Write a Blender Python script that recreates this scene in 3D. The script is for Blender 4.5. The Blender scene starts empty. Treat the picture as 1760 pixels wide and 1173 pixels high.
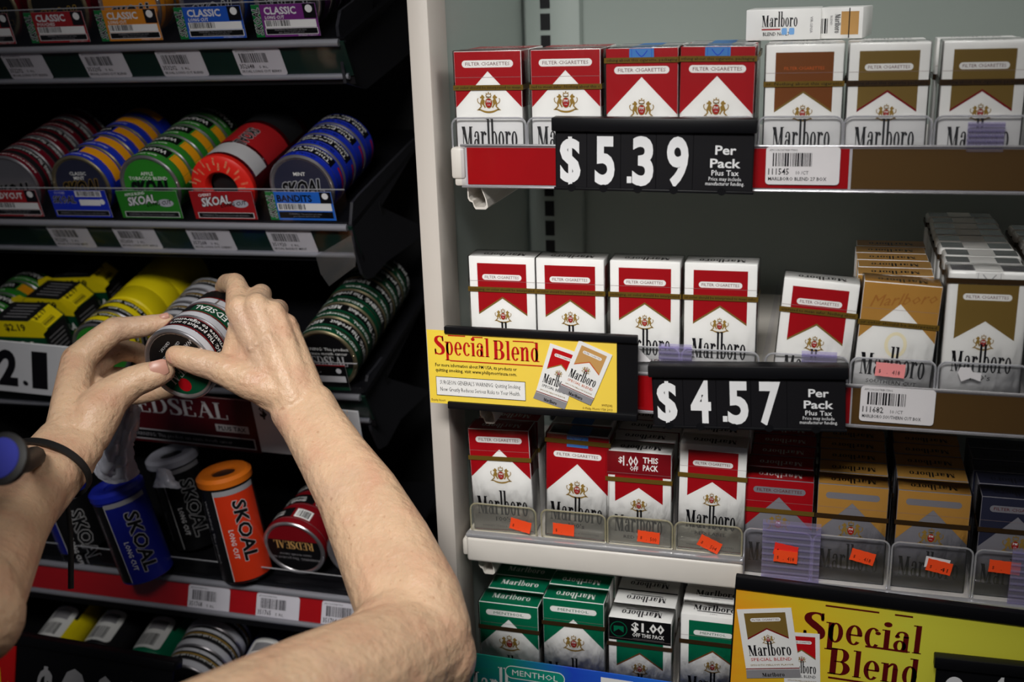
import bpy, bmesh, math, random
from mathutils import Vector, Matrix
random.seed(7)
# ------------------------------------------------------------------ camera, world, lights, exposure
S = 0.001; Z0 = 1.65                      # all sizes below are millimetres; shelf datum is 1.65 m above the floor
FPX = 1919.0
YAW, PITCH, ROLL = (math.radians(a) for a in (16.15, 17.17, -1.965))
CAM = Vector((287.9, -861.5, 33.8))
_r0 = Vector((math.cos(YAW), math.sin(YAW), 0))
FW = Vector((-math.sin(YAW)*math.cos(PITCH), math.cos(YAW)*math.cos(PITCH), -math.sin(PITCH)))
_u0 = _r0.cross(FW)
RI = math.cos(ROLL)*_r0 + math.sin(ROLL)*_u0
UP = -math.sin(ROLL)*_r0 + math.cos(ROLL)*_u0
scene = bpy.context.scene
COL = scene.collection
def W(p): return Vector((p[0]*S, p[1]*S, p[2]*S + Z0))
cam_d = bpy.data.cameras.new('camera'); cam = bpy.data.objects.new('camera', cam_d); COL.objects.link(cam)
cam_d.sensor_width = 36; cam_d.lens = FPX/1760*36; cam_d.clip_start = 0.02; cam_d.clip_end = 50
cam.matrix_world = Matrix.Translation(W(CAM)) @ Matrix((RI, UP, -FW)).transposed().to_4x4()
cam_d.dof.use_dof = True; cam_d.dof.focus_distance = 0.92; cam_d.dof.aperture_fstop = 5.0
scene.camera = cam
scene.view_settings.view_transform = 'Standard'; scene.view_settings.look = 'None'
scene.view_settings.gamma = 1; scene.view_settings.use_curve_mapping = False
scene.view_settings.exposure = 0.0
wd = bpy.data.worlds.new('world'); scene.world = wd; wd.use_nodes = True
wd.node_tree.nodes['Background'].inputs[0].default_value = (0.80, 0.84, 1.0, 1)
wd.node_tree.nodes['Background'].inputs[1].default_value = 0.03
def area(name, loc, target, sx, sy, power, col, spread=180):
    d = bpy.data.lights.new(name, 'AREA'); d.shape = 'RECTANGLE'; d.size = sx*S; d.size_y = sy*S
    d.energy = power; d.color = col; d.spread = math.radians(spread)
    o = bpy.data.objects.new(name, d); COL.objects.link(o)
    o.location = W(loc); o.rotation_euler = (W(target)-W(loc)).to_track_quat('-Z', 'Y').to_euler()
    return o
# louvred fluorescent fittings of the shop ceiling, in front of the shelves
area('ceiling_light_near', (560, -170, 620), (20, 160, -40), 500, 160, 2.5, (1.0, 0.99, 0.95))
area('ceiling_light_far', (70, -1000, 540), (0, 0, -330), 520, 200, 1.75, (1.0, 0.985, 0.95), 54)

def ray(px, py): return FW + RI*((px-880)/FPX) - UP*((py-586.5)/FPX)
def at(px, py, Y): d = ray(px, py); return CAM + d*((Y-CAM.y)/d.y)        # point of the plane y = Y
def atD(px, py, D): return CAM + ray(px, py)*D                             # point at depth D
def atX(px, py, X): d = ray(px, py); return CAM + d*((X-CAM.x)/d.x)

# ------------------------------------------------------------------ materials
def lin(c):
    return tuple(((v/255)/12.92 if v/255 <= 0.04045 else ((v/255+0.055)/1.055)**2.4) for v in c)
MATS = {}
def mat(name, rgb, rough=0.5, metal=0.0, coat=0.0, noise=0.06, nscale=40.0, bump=0.0, bscale=200.0, sss=0.0, spec=0.5, alpha=1.0):
    if name in MATS: return MATS[name]
    m = bpy.data.materials.new(name); m.use_nodes = True; nt = m.node_tree; b = nt.nodes['Principled BSDF']
    c = lin(rgb)
    tc = nt.nodes.new('ShaderNodeTexCoord')
    nz = nt.nodes.new('ShaderNodeTexNoise'); nz.inputs['Scale'].default_value = nscale; nz.inputs['Detail'].default_value = 3
    nt.links.new(tc.outputs['Object'], nz.inputs['Vector'])
    mx = nt.nodes.new('ShaderNodeMix'); mx.data_type = 'RGBA'
    mx.inputs[6].default_value = (*[v*(1-noise) for v in c], 1); mx.inputs[7].default_value = (*[min(1, v*(1+noise)) for v in c], 1)
    nt.links.new(nz.outputs['Fac'], mx.inputs[0]); nt.links.new(mx.outputs[2], b.inputs['Base Color'])
    b.inputs['Roughness'].default_value = rough; b.inputs['Metallic'].default_value = metal
    b.inputs['Coat Weight'].default_value = coat; b.inputs['Coat Roughness'].default_value = 0.08
    b.inputs['Specular IOR Level'].default_value = spec
    if sss: b.inputs['Subsurface Weight'].default_value = sss; b.inputs['Subsurface Radius'].default_value = (1, .35, .2); b.inputs['Subsurface Scale'].default_value = 0.004
    if bump:
        n2 = nt.nodes.new('ShaderNodeTexNoise'); n2.inputs['Scale'].default_value = bscale; n2.inputs['Detail'].default_value = 4
        nt.links.new(tc.outputs['Object'], n2.inputs['Vector'])
        bp = nt.nodes.new('ShaderNodeBump'); bp.inputs['Strength'].default_value = bump; bp.inputs['Distance'].default_value = 0.002
        nt.links.new(n2.outputs['Fac'], bp.inputs['Height']); nt.links.new(bp.outputs['Normal'], b.inputs['Normal'])
        if coat: nt.links.new(bp.outputs['Normal'], b.inputs['Coat Normal'])
    MATS[name] = m; return m
def clear(name, rgb, gloss=0.10, rough=0.08, body=0.0):
    """thin clear plastic: tinted see-through, a sheen of reflection, a little milky body"""
    if name in MATS: return MATS[name]
    m = bpy.data.materials.new(name); m.use_nodes = True; nt = m.node_tree; nt.nodes.clear()
    out = nt.nodes.new('ShaderNodeOutputMaterial'); tr = nt.nodes.new('ShaderNodeBsdfTransparent'); gl = nt.nodes.new('ShaderNodeBsdfGlossy')
    df = nt.nodes.new('ShaderNodeBsdfDiffuse'); m1 = nt.nodes.new('ShaderNodeMixShader'); m2 = nt.nodes.new('ShaderNodeMixShader')
    tr.inputs[0].default_value = (*lin(rgb), 1); df.inputs[0].default_value = (*lin(rgb), 1)
    gl.inputs[0].default_value = (0.9, 0.9, 0.95, 1); gl.inputs['Roughness'].default_value = rough
    m1.inputs[0].default_value = body; m2.inputs[0].default_value = gloss
    nt.links.new(tr.outputs[0], m1.inputs[1]); nt.links.new(df.outputs[0], m1.inputs[2])
    nt.links.new(m1.outputs[0], m2.inputs[1]); nt.links.new(gl.outputs[0], m2.inputs[2]); nt.links.new(m2.outputs[0], out.inputs[0])
    MATS[name] = m; return m
def C(name, **k): return mat(name, PAL[name], **{**dict(rough=0.42), **k})
PAL = dict(white=(236,235,233), red=(160,8,20), darkred=(120,12,22), gold=(150,120,55), olive=(122,98,46), tan=(178,132,62), brown=(118,66,26),
  black=(12,12,14), ink=(18,17,22), grey=(140,138,142), navy=(40,42,62), green=(0,104,72), strip_gold=(126,98,36), strip_dark=(58,44,22), blue_stamp=(72,128,190),
  orange=(255,84,36), pink=(250,150,150), yellow=(246,206,58), yellow2=(228,214,40), crimson=(186,18,24), maroon=(92,12,16), cream=(238,228,196), lightgrey=(190,188,190), packgrey=(126,124,131),
  can_blue=(28,52,190), can_green=(46,132,40), can_red=(196,20,28), can_dark=(30,30,32), can_maroon=(110,16,34), can_yellow=(238,216,20), can_amber=(240,160,24), seal_green=(10,66,42),
  classic_red=(170,30,34), classic_amber=(224,140,30), classic_blue=(36,92,196), classic_purple=(122,48,128), skoal_green=(20,120,56), sky=(40,110,210), silver=(190,190,196),
  sleeve_red=(236,40,28), sleeve_orange=(236,120,20), teal=(20,140,120), flame=(250,120,30), pale_blue=(120,170,225), sepia=(196,150,90), beige=(222,200,150), rust=(196,92,40))
PRINT = dict(coat=0.25, spec=.3, bump=0.12, bscale=55.0)
def ink(n): return C(n, **(PRINT if n in ('white','red','green','olive','brown','tan','packgrey','navy') else dict(spec=.25)))
CHROME = mat('brushed_rail', (150,150,158), rough=0.3, metal=.35)
STEEL = mat('can_metal', (196,192,196), rough=0.28, metal=0.9)
BRASS = mat('can_metal_warm', (190,176,140), rough=0.3, metal=0.9)
BLACKP = mat('black_plastic', (18,18,21), rough=0.4, noise=0.15, spec=.3)
BLACKM = mat('black_metal', (22,22,25), rough=0.5, noise=0.2, bump=0.05, bscale=400, spec=.3)
PANEL = mat('charcoal_panel', (40,40,45), rough=0.5, noise=0.12, spec=.35)
WPAINT = mat('white_enamel', (222,216,208), rough=0.35, noise=0.05, bump=0.03, bscale=90)
POSTM = mat('cream_painted_metal', (200,192,184), rough=0.4, noise=0.07, nscale=9, bump=0.04, bscale=70)
BACKM = mat('grey_green_panel', (156,166,161), rough=0.42, noise=0.05, nscale=6)
FOIL = mat('foil', (205,205,210), rough=0.25, metal=0.9, bump=0.3, bscale=120)
CLEAR = clear('clear_plastic', (253,253,254), 0.025, 0.06, 0.012)
CLEARY = clear('yellowed_clear_plastic', (254,253,248), 0.02, 0.1, 0.035)
CLEARV = clear('smoky_clear_plastic', (236,232,250), 0.04, 0.12, 0.10)
CLEARD = clear('clear_lens', (250,250,252), 0.035, 0.05, 0.0)
TAPE = clear('clear_tape', (235,235,235), 0.10, 0.15, 0.03)
FILM = clear('cloudy_film', (226,226,238), 0.16, 0.2, 0.85)

# ------------------------------------------------------------------ objects and meshes
def thing(name, label, cat, loc=(0,0,0), rot=None, group=None, kind=None):
    o = bpy.data.objects.new(name, None); COL.objects.link(o); o.empty_display_size = 0.01
    m = Matrix.Translation(W(loc))
    if rot is not None: m = m @ rot.to_4x4()
    o.matrix_world = m
    o['label'] = label; o['category'] = cat
    if group: o['group'] = group
    if kind: o['kind'] = kind
    return o
def link(name, me, parent, label=None):
    o = bpy.data.objects.new(name, me); COL.objects.link(o); o.parent = parent
    if label: o['label'] = label
    return o
class MB:
    def __init__(s): s.v = []; s.f = []; s.m = []; s.mats = []; s.smooth = False
    def mi(s, m):
        if m not in s.mats: s.mats.append(m)
        return s.mats.index(m)
    def add(s, vs, fs, m):
        n = len(s.v); s.v += [tuple(p) for p in vs]; i = s.mi(m)
        for f in fs: s.f.append(tuple(n+k for k in f)); s.m.append(i)
        return s
    def box(s, x0, x1, y0, y1, z0, z1, m):
        vs = [(x,y,z) for z in (z0,z1) for y in (y0,y1) for x in (x0,x1)]
        return s.add(vs, [(0,2,3,1),(4,5,7,6),(0,1,5,4),(2,6,7,3),(0,4,6,2),(1,3,7,5)], m)
    def rbox(s, x0, x1, y0, y1, z0, z1, m, r=1.0, seg=2):
        bm = bmesh.new(); bmesh.ops.create_cube(bm, size=1)
        for v in bm.verts: v.co = Vector(((x0+x1)/2+v.co.x*(x1-x0), (y0+y1)/2+v.co.y*(y1-y0), (z0+z1)/2+v.co.z*(z1-z0)))
        bmesh.ops.bevel(bm, geom=bm.edges[:], offset=r, segments=seg, affect='EDGES', profile=0.5)
        bm.verts.index_update(); s.add([v.co for v in bm.verts], [[v.index for v in f.verts] for f in bm.faces], m); bm.free(); return s
    def prism(s, pts, axis, a0, a1, m):
        """closed outline extruded along x, y or z"""
        def P(p, a): return {'x': (a, p[0], p[1]), 'y': (p[0], a, p[1]), 'z': (p[0], p[1], a)}[axis]
        n = len(pts); vs = [P(p, a0) for p in pts] + [P(p, a1) for p in pts]
        fs = [tuple(range(n)), tuple(range(2*n-1, n-1, -1))] + [(i, i+n, (i+1) % n + n, (i+1) % n) for i in range(n)]
        return s.add(vs, fs, m)
    def lathe(s, prof, m, n=40, c=(0,0,0), close=False):
        """profile of (radius, depth) turned about the y axis"""
        vs = []; fs = []
        for r, y in prof:
            for k in range(n): a = 2*math.pi*k/n; vs.append((c[0]+r*math.sin(a), c[1]+y, c[2]+r*math.cos(a)))
        for j in range(len(prof)-1):
            for k in range(n): k2 = (k+1) % n; fs.append((j*n+k, j*n+k2, (j+1)*n+k2, (j+1)*n+k))
        if prof[0][0] > 0.01 and close: fs.append(tuple(range(n-1, -1, -1)))
        if prof[-1][0] > 0.01 and close: fs.append(tuple((len(prof)-1)*n+k for k in range(n)))
        return s.add(vs, fs, m)
    def tube(s, pts, r, m, n=8, r2=None):
        pts = [Vector(p) for p in pts]; vs = []; fs = []; up = None
        for i, p in enumerate(pts):
            t = (pts[min(i+1, len(pts)-1)] - pts[max(i-1, 0)]).normalized()
            if up is None: up = t.orthogonal().normalized()
            up = (up - t*up.dot(t)).normalized(); q = t.cross(up)
            rr = r if r2 is None else r+(r2-r)*i/max(1, len(pts)-1)
            for k in range(n): a = 2*math.pi*k/n; vs.append(p + up*rr*math.cos(a) + q*rr*math.sin(a))
        for j in range(len(pts)-1):
            for k in range(n): k2 = (k+1) % n; fs.append((j*n+k, j*n+k2, (j+1)*n+k2, (j+1)*n+k))
        fs += [tuple(range(n-1, -1, -1)), tuple((len(pts)-1)*n+k for k in range(n))]
        return s.add(vs, fs, m)
    def mesh(s, name, smooth=None):
        me = bpy.data.meshes.new(name); me.from_pydata([(x*S, y*S, z*S) for x, y, z in s.v], [], s.f)
        for m in s.mats: me.materials.append(m)
        me.polygons.foreach_set('material_index', s.m)
        if smooth:
            bm = bmesh.new(); bm.from_mesh(me)
            for f in bm.faces: f.smooth = True
            for e in bm.edges:
                if len(e.link_faces) == 2 and e.calc_face_angle(0) > math.radians(smooth): e.smooth = False
            bm.to_mesh(me); bm.free()
        me.update(); return me
    def build(s, name, parent, smooth=None, label=None): return link(name, s.mesh(name, smooth), parent, label)
def struct(name, mb, smooth=None):
    o = mb.build(name, None, smooth); o['kind'] = 'structure'; o.location = (0, 0, Z0); return o

# ------------------------------------------------------------------ lettering
_tc = {}
def text_geo(t, bold, res):
    k = (t, bold, res)
    if k not in _tc:
        cu = bpy.data.curves.new('lettering', 'FONT'); cu.body = t; cu.offset = bold; cu.resolution_u = res; cu.size = 1
        ob = bpy.data.objects.new('lettering', cu); me = bpy.data.meshes.new_from_object(ob)
        vs = [(v.co.x, v.co.y) for v in me.vertices]; fs = [tuple(p.vertices) for p in me.polygons]
        bpy.data.objects.remove(ob); bpy.data.curves.remove(cu); bpy.data.meshes.remove(me)
        _tc[k] = (vs, fs)
    return _tc[k]
_hv = text_geo('H', 0, 2)[0]; CAPH = max(v[1] for v in _hv) - min(v[1] for v in _hv)
def stroke(pts, n=5):
    """ribbon through (x, y, half width), smoothed"""
    out = []
    for i in range(len(pts)-1):
        p0, p1, p2, p3 = pts[max(i-1,0)], pts[i], pts[i+1], pts[min(i+2,len(pts)-1)]
        for k in range(n):
            t = k/n; out.append(tuple(0.5*(2*b+(c-a)*t+(2*a-5*b+4*c-d)*t*t+(3*b-a-3*c+d)*t**3) for a,b,c,d in zip(p0,p1,p2,p3)))
    out.append(pts[-1]); L = []; Rr = []
    for i, (x, y, w) in enumerate(out):
        a = out[max(i-1,0)]; b = out[min(i+1,len(out)-1)]; dx, dy = b[0]-a[0], b[1]-a[1]; l = math.hypot(dx, dy) or 1
        L.append((x-dy/l*w, y+dx/l*w)); Rr.append((x+dy/l*w, y-dx/l*w))
    return [[L[i], L[i+1], Rr[i+1], Rr[i]] for i in range(len(out)-1)]
def ringp(cx, cy, ox, oy, ix, iy, a0=0, a1=360, n=20):
    P = []
    for k in range(n):
        a, b = (math.radians(a0+(a1-a0)*(k+j)/n) for j in (0, 1))
        P.append([(cx+ox*math.cos(a), cy+oy*math.sin(a)), (cx+ox*math.cos(b), cy+oy*math.sin(b)), (cx+ix*math.cos(b), cy+iy*math.sin(b)), (cx+ix*math.cos(a), cy+iy*math.sin(a))])
    return P
def disc(cx, cy, rx, ry=None, n=14): ry = ry or rx; return [[(cx+rx*math.cos(2*math.pi*k/n), cy+ry*math.sin(2*math.pi*k/n)) for k in range(n)]]
def rc(x0, y0, x1, y1): return [[(x0,y0),(x1,y0),(x1,y1),(x0,y1)]]
def serif_glyph(ch, asc):
    bowl = ringp(.29,.5,.24,.52,.09,.44)
    if ch == 'M': return 1.0, rc(.09,0,.15,1.3)+rc(0,0,.25,.05)+[[(.0,1.3),(.30,1.3),(.54,.0),(.44,.0)]]+[[(.46,.0),(.52,.0),(.78,1.3),(.70,1.3)]]+rc(.66,0,.86,1.3)+rc(.6,0,.95,.05)+rc(.7,1.25,.95,1.3)
    if ch == 'a': return .58, rc(.30,0,.47,.78)+stroke([(.10,.74,.05),(.15,.93,.04),(.27,.98,.04),(.37,.9,.06),(.385,.7,.085)])+disc(.115,.73,.08)+ringp(.21,.27,.20,.29,.07,.22)+rc(.45,0,.55,.06)
    if ch == 'r': return .50, rc(.05,0,.22,1)+rc(0,0,.30,.05)+rc(-.02,.94,.1,1)+stroke([(.2,.72,.03),(.29,.95,.045),(.38,.96,.04)])+disc(.40,.86,.09)
    if ch == 'l': return .31, rc(.05,0,.22,asc)+rc(0,0,.28,.05)+rc(-.03,asc-.06,.1,asc)
    if ch == 'b': return .58, rc(.05,0,.22,asc)+rc(-.03,asc-.06,.1,asc)+bowl
    if ch == 'o': return .56, ringp(.26,.5,.25,.52,.09,.44)
    if ch == 'p': return .58, rc(.05,-.42,.22,1)+rc(-.02,-.42,.31,-.36)+rc(-.03,.94,.1,1)+bowl
    if ch == 'd': return .60, ringp(.25,.5,.24,.52,.09,.44)+rc(.31,0,.48,asc)+rc(.22,asc-.06,.4,asc)+rc(.44,0,.57,.06)
    if ch == 'e': return .56, ringp(.27,.5,.26,.52,.1,.44,0,318)+rc(.12,.46,.51,.54)
    if ch == 'c': return .54, ringp(.27,.5,.26,.52,.1,.44,48,318)+disc(.42,.76,.09)
    if ch == 'i': return .31, rc(.05,0,.22,1)+rc(0,0,.28,.05)+rc(-.03,.94,.1,1)+disc(.135,1.27,.13)
    if ch == 'n': return .64, rc(.05,0,.22,1)+rc(0,0,.28,.05)+rc(-.03,.94,.1,1)+rc(.36,0,.53,.75)+rc(.31,0,.59,.05)+stroke([(.2,.78,.03),(.32,.97,.05),(.42,.94,.06),(.445,.72,.085)])
    if ch == 'B': return .80, rc(.06,0,.27,1.4)+rc(0,0,.45,.07)+rc(0,1.33,.45,1.4)+ringp(.40,1.04,.27,.36,.07,.29,-90,90,10)+ringp(.40,.37,.33,.37,.1,.3,-90,90,10)+rc(.2,.68,.45,.74)
    if ch == 'S': return .72, stroke([(.60,1.05,.05),(.56,1.30,.06),(.36,1.37,.05),(.16,1.24,.10),(.15,.99,.13),(.36,.74,.15),(.57,.49,.13),(.57,.17,.10),(.34,.03,.05),(.10,.12,.06),(.06,.40,.05)])+rc(.56,1.0,.64,1.4)+rc(.02,.0,.1,.42)
    if ch == 'R': return .92, rc(.08,0,.28,1.4)+rc(0,0,.36,.06)+rc(0,1.34,.4,1.4)+ringp(.38,1.03,.34,.37,.13,.31,-90,90,10)+rc(.2,.66,.42,.72)+[[(.38,.7),(.58,.7),(.94,.0),(.72,.0)]]
    if ch == 'E': return .82, rc(.08,0,.28,1.4)+rc(0,0,.74,.07)+rc(0,1.33,.70,1.4)+rc(.2,.68,.55,.74)+rc(.66,0,.74,.34)+rc(.63,1.1,.70,1.4)+rc(.5,.56,.56,.86)
    if ch == 'D': return 1.0, rc(.08,0,.28,1.4)+rc(0,0,.42,.06)+rc(0,1.34,.42,1.4)+ringp(.40,.7,.52,.70,.30,.64,-90,90,14)
    if ch == 'A': return .96, [[(.44,1.4),(.54,1.4),(.16,.0),(.10,.0)]]+[[(.36,1.4),(.56,1.4),(.90,.0),(.68,.0)]]+rc(.22,.46,.74,.53)+rc(0,0,.3,.05)+rc(.6,0,.98,.05)
    if ch == 'L': return .78, rc(.08,0,.28,1.4)+rc(0,0,.72,.07)+rc(0,1.34,.38,1.4)+rc(.64,0,.72,.40)
    return .3, []
def split_u(polys, step):
    """cut polygons into strips no wider than step along u, so that they can bend round a tin"""
    def clip(P, c, sgn):
        out = []
        for i in range(len(P)):
            a, b = P[i], P[(i+1) % len(P)]; da, db = sgn*(a[0]-c), sgn*(b[0]-c)
            if da >= 0: out.append(a)
            if (da > 0 and db < 0) or (da < 0 and db > 0): t = da/(da-db); out.append((c, a[1]+(b[1]-a[1])*t))
        return out
    res = []
    for P in polys:
        lo, hi = min(p[0] for p in P), max(p[0] for p in P)
        if hi-lo <= step: res.append(P); continue
        k0, k1 = math.floor(lo/step), math.ceil(hi/step)
        for k in range(k0, k1):
            Q = clip(clip(P, k*step, 1), (k+1)*step, -1)
            if len(Q) > 2: res.append(Q)
    return res
class Print:
    """flat lettering and shapes, laid over each other in thin layers (mm)"""
    def __init__(s, h0=0.12): s.items = []; s.n = 0; s.h0 = h0
    def put(s, polys, m): s.items.append((s.h0+0.03*s.n, polys, m if not isinstance(m, str) else ink(m))); s.n += 1; return s
    def rect(s, x0, y0, x1, y1, m, sub=1):
        return s.put([[(x0+(x1-x0)*k/sub,y0),(x0+(x1-x0)*(k+1)/sub,y0),(x0+(x1-x0)*(k+1)/sub,y1),(x0+(x1-x0)*k/sub,y1)] for k in range(sub)], m)
    def poly(s, pts, m): return s.put([pts], m)
    def pill(s, x0, y0, x1, y1, m, r=None, n=6):
        r = r or abs(y1-y0)/2; P = []
        for cx, cy, a in ((x1-r,y1-r,0),(x0+r,y1-r,90),(x0+r,y0+r,180),(x1-r,y0+r,270)):
            P += [(cx+r*math.cos(math.radians(a+90*k/n)), cy+r*math.sin(math.radians(a+90*k/n))) for k in range(n+1)]
        return s.put([P], m)
    def xf(s, polys, x, y, rot, shear):
        c, q = math.cos(math.radians(rot)), math.sin(math.radians(rot))
        return [[(x+(px+shear*py)*c-py*q, y+(px+shear*py)*q+py*c) for px, py in P] for P in polys]
    def text(s, t, x, y, h, m, w=None, a='l', bold=0.0, rot=0, shear=0, res=1):
        vs, fs = text_geo(t, bold, res)
        if not vs: return s
        x0 = min(v[0] for v in vs); x1 = max(v[0] for v in vs); sc = h/CAPH; sx = sc if not w else w/(x1-x0)
        off = {'l': 0, 'c': -.5, 'r': -1}[a]*(x1-x0)*sx
        P = [[((vs[i][0]-x0)*sx+off, vs[i][1]*sc) for i in f] for f in fs]
        return s.put(s.xf(P, x, y, rot, shear), m)
    def otext(s, t, x, y, h, m, mo, o, **k):
        """lettering with an outline: the same letters shifted all round, then the face"""
        n0 = len(s.items); s.text(t, x, y, h, mo, **k); hh, polys, mm = s.items.pop(); s.n -= 1
        s.put([[(a+o*math.cos(q), b+o*math.sin(q)) for a, b in P] for q in [2*math.pi*i/8 for i in range(8)] for P in polys], mm)
        return s.put(polys, m)
    def serif(s, t, x, y, xh, m, w=None, a='l', asc=1.4, rot=0, track=0.03):
        P = []; cx = 0
        for ch in t:
            adv, g = serif_glyph(ch, asc); P += [[(px+cx, py) for px, py in q] for q in g]; cx += adv+track
        sx = xh if not w else w/cx; off = {'l': 0, 'c': -.5, 'r': -1}[a]*cx*sx
        return s.put(s.xf([[(px*sx+off, py*xh) for px, py in q] for q in P], x, y, rot, 0), m)
    def barcode(s, x, y, w, h, seed=1, m='ink', rot=0):
        rnd = random.Random(seed); P = []; cx = 0.0
        while cx < w:
            b = rnd.choice((.5,.5,.9,1.3)); P += rc(cx, 0, min(cx+b, w), h); cx += b+rnd.choice((.5,.6,1.0))
        return s.put(s.xf(P, x, y, rot, 0), m)
    def crest(s, cx, cy, w, gold='gold', oval='red'):
        k = w/22.0
        horse = [(-3.4,4.2),(-4.6,5.8),(-5.8,6.4),(-6.3,5.0),(-7.6,4.4),(-7.2,3.4),(-6.0,3.2),(-6.6,1.6),(-7.6,-1.0),(-7.0,-3.4),(-8.6,-4.6),(-7.4,-5.2),(-5.8,-3.4),(-6.0,-1.2),(-4.8,-2.4),(-3.6,-4.6),(-2.6,-4.0),(-3.8,-1.6),(-3.2,1.4),(-4.4,2.6)]
        P = []
        for sg in (1, -1):
            P.append([(sg*x, y) for x, y in horse])
            P += stroke([(sg*-7.6,-1.2,.3),(sg*-9.2,.2,.35),(sg*-9.6,2.4,.35),(sg*-8.8,3.4,.3)], 3)
            P += [[(sg*-10.6,-6.4),(sg*-8.4,-4.8),(sg*-7.4,-6.6)]]
        P += stroke([(-8.6,-5.4,.5),(-4.2,-7.4,.75),(0,-8.0,.8),(4.2,-7.4,.75),(8.6,-5.4,.5)], 3)
        P += ringp(0,5.6,2.6,1.7,1.9,1.0,0,360,12)+rc(-2.3,3.9,2.3,4.6)+disc(0,8.0,.6,n=8)+disc(-1.9,7.2,.45,n=8)+disc(1.9,7.2,.45,n=8)
        P += ringp(0,-.6,3.2,4.3,2.6,3.7,0,360,16)
        s.put([[(cx+x*k, cy+y*k) for x, y in q] for q in P], gold)
        s.put([[(cx+x*k, cy+y*k) for x, y in q] for q in disc(0,-.6,2.6,3.7)], oval)
        s.text('PM', cx, cy-.4*k, 2.2*k, 'white', a='c', w=3.4*k, bold=.02); s.text('USA', cx, cy-2.6*k, 1.1*k, 'white', a='c', w=2.6*k)
        return s
    def mesh(s, name, fmap, curved=0):
        mb = MB()
        for h, polys, m in s.items:
            if curved: polys = split_u(polys, curved)
            for P in polys:
                ar = sum(P[i][0]*P[(i+1) % len(P)][1]-P[(i+1) % len(P)][0]*P[i][1] for i in range(len(P)))
                Q = P if ar > 0 else P[::-1]
                mb.add([fmap(u, v, h) for u, v in Q], [tuple(range(len(Q)))], m)
        return mb.mesh(name)
    def build(s, name, parent, fmap, label=None, curved=0): return link(name, s.mesh(name, fmap, curved), parent, label)
ORD = ['front','second','third','fourth','fifth','sixth','seventh','eighth','ninth','tenth','eleventh']
# ------------------------------------------------------------------ the setting
mb = MB(); mb.box(-2200, 2200, -3000, 420, -1652, -1650, mat('floor_tile', (120,112,104), rough=0.4, noise=0.15, nscale=3)); struct('floor', mb)
mb = MB(); mb.box(-2200, 2200, 400, 420, -1650, 1000, mat('wall_paint', (70,70,72), rough=0.7)); struct('wall_back', mb)

# ------------------------------------------------------------------ white cabinet on the right
XP = -35.0
cab = thing('display_cabinet', 'cream metal display cabinet with a grey-green back holding the cigarette packs', 'cabinet', (0, 0, -1650))
def wz(z): return z + 1650            # cabinet parts are measured from the floor
mb = MB(); mb.rbox(XP, -17.5, -10, 34, 0, 2150, POSTM, 2.0); mb.build('corner_post', cab, 40)
mb = MB(); mb.box(-23, -19, 34, 290, 0, 2150, BACKM); mb.build('side_panel', cab)
mb = MB(); mb.box(-19, 940, 284, 290, 0, 2150, BACKM); mb.build('back_panel', cab)
for ux in (-14.0, 560.0):
    mb = MB(); mb.rbox(ux, ux+56, 268, 284, 0, 2140, BACKM, 1.5); up_ = mb.build('slotted_upright', cab, 40)
    mb = MB()
    for k in range(62): mb.box(ux+16, ux+26, 267.4, 270, 810+k*21, 826+k*21, BLACKM)
    sl = mb.build('slot_row', up_)
mb = MB(); mb.box(940, 960, -10, 290, 0, 2150, POSTM); mb.build('end_panel', cab)

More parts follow.
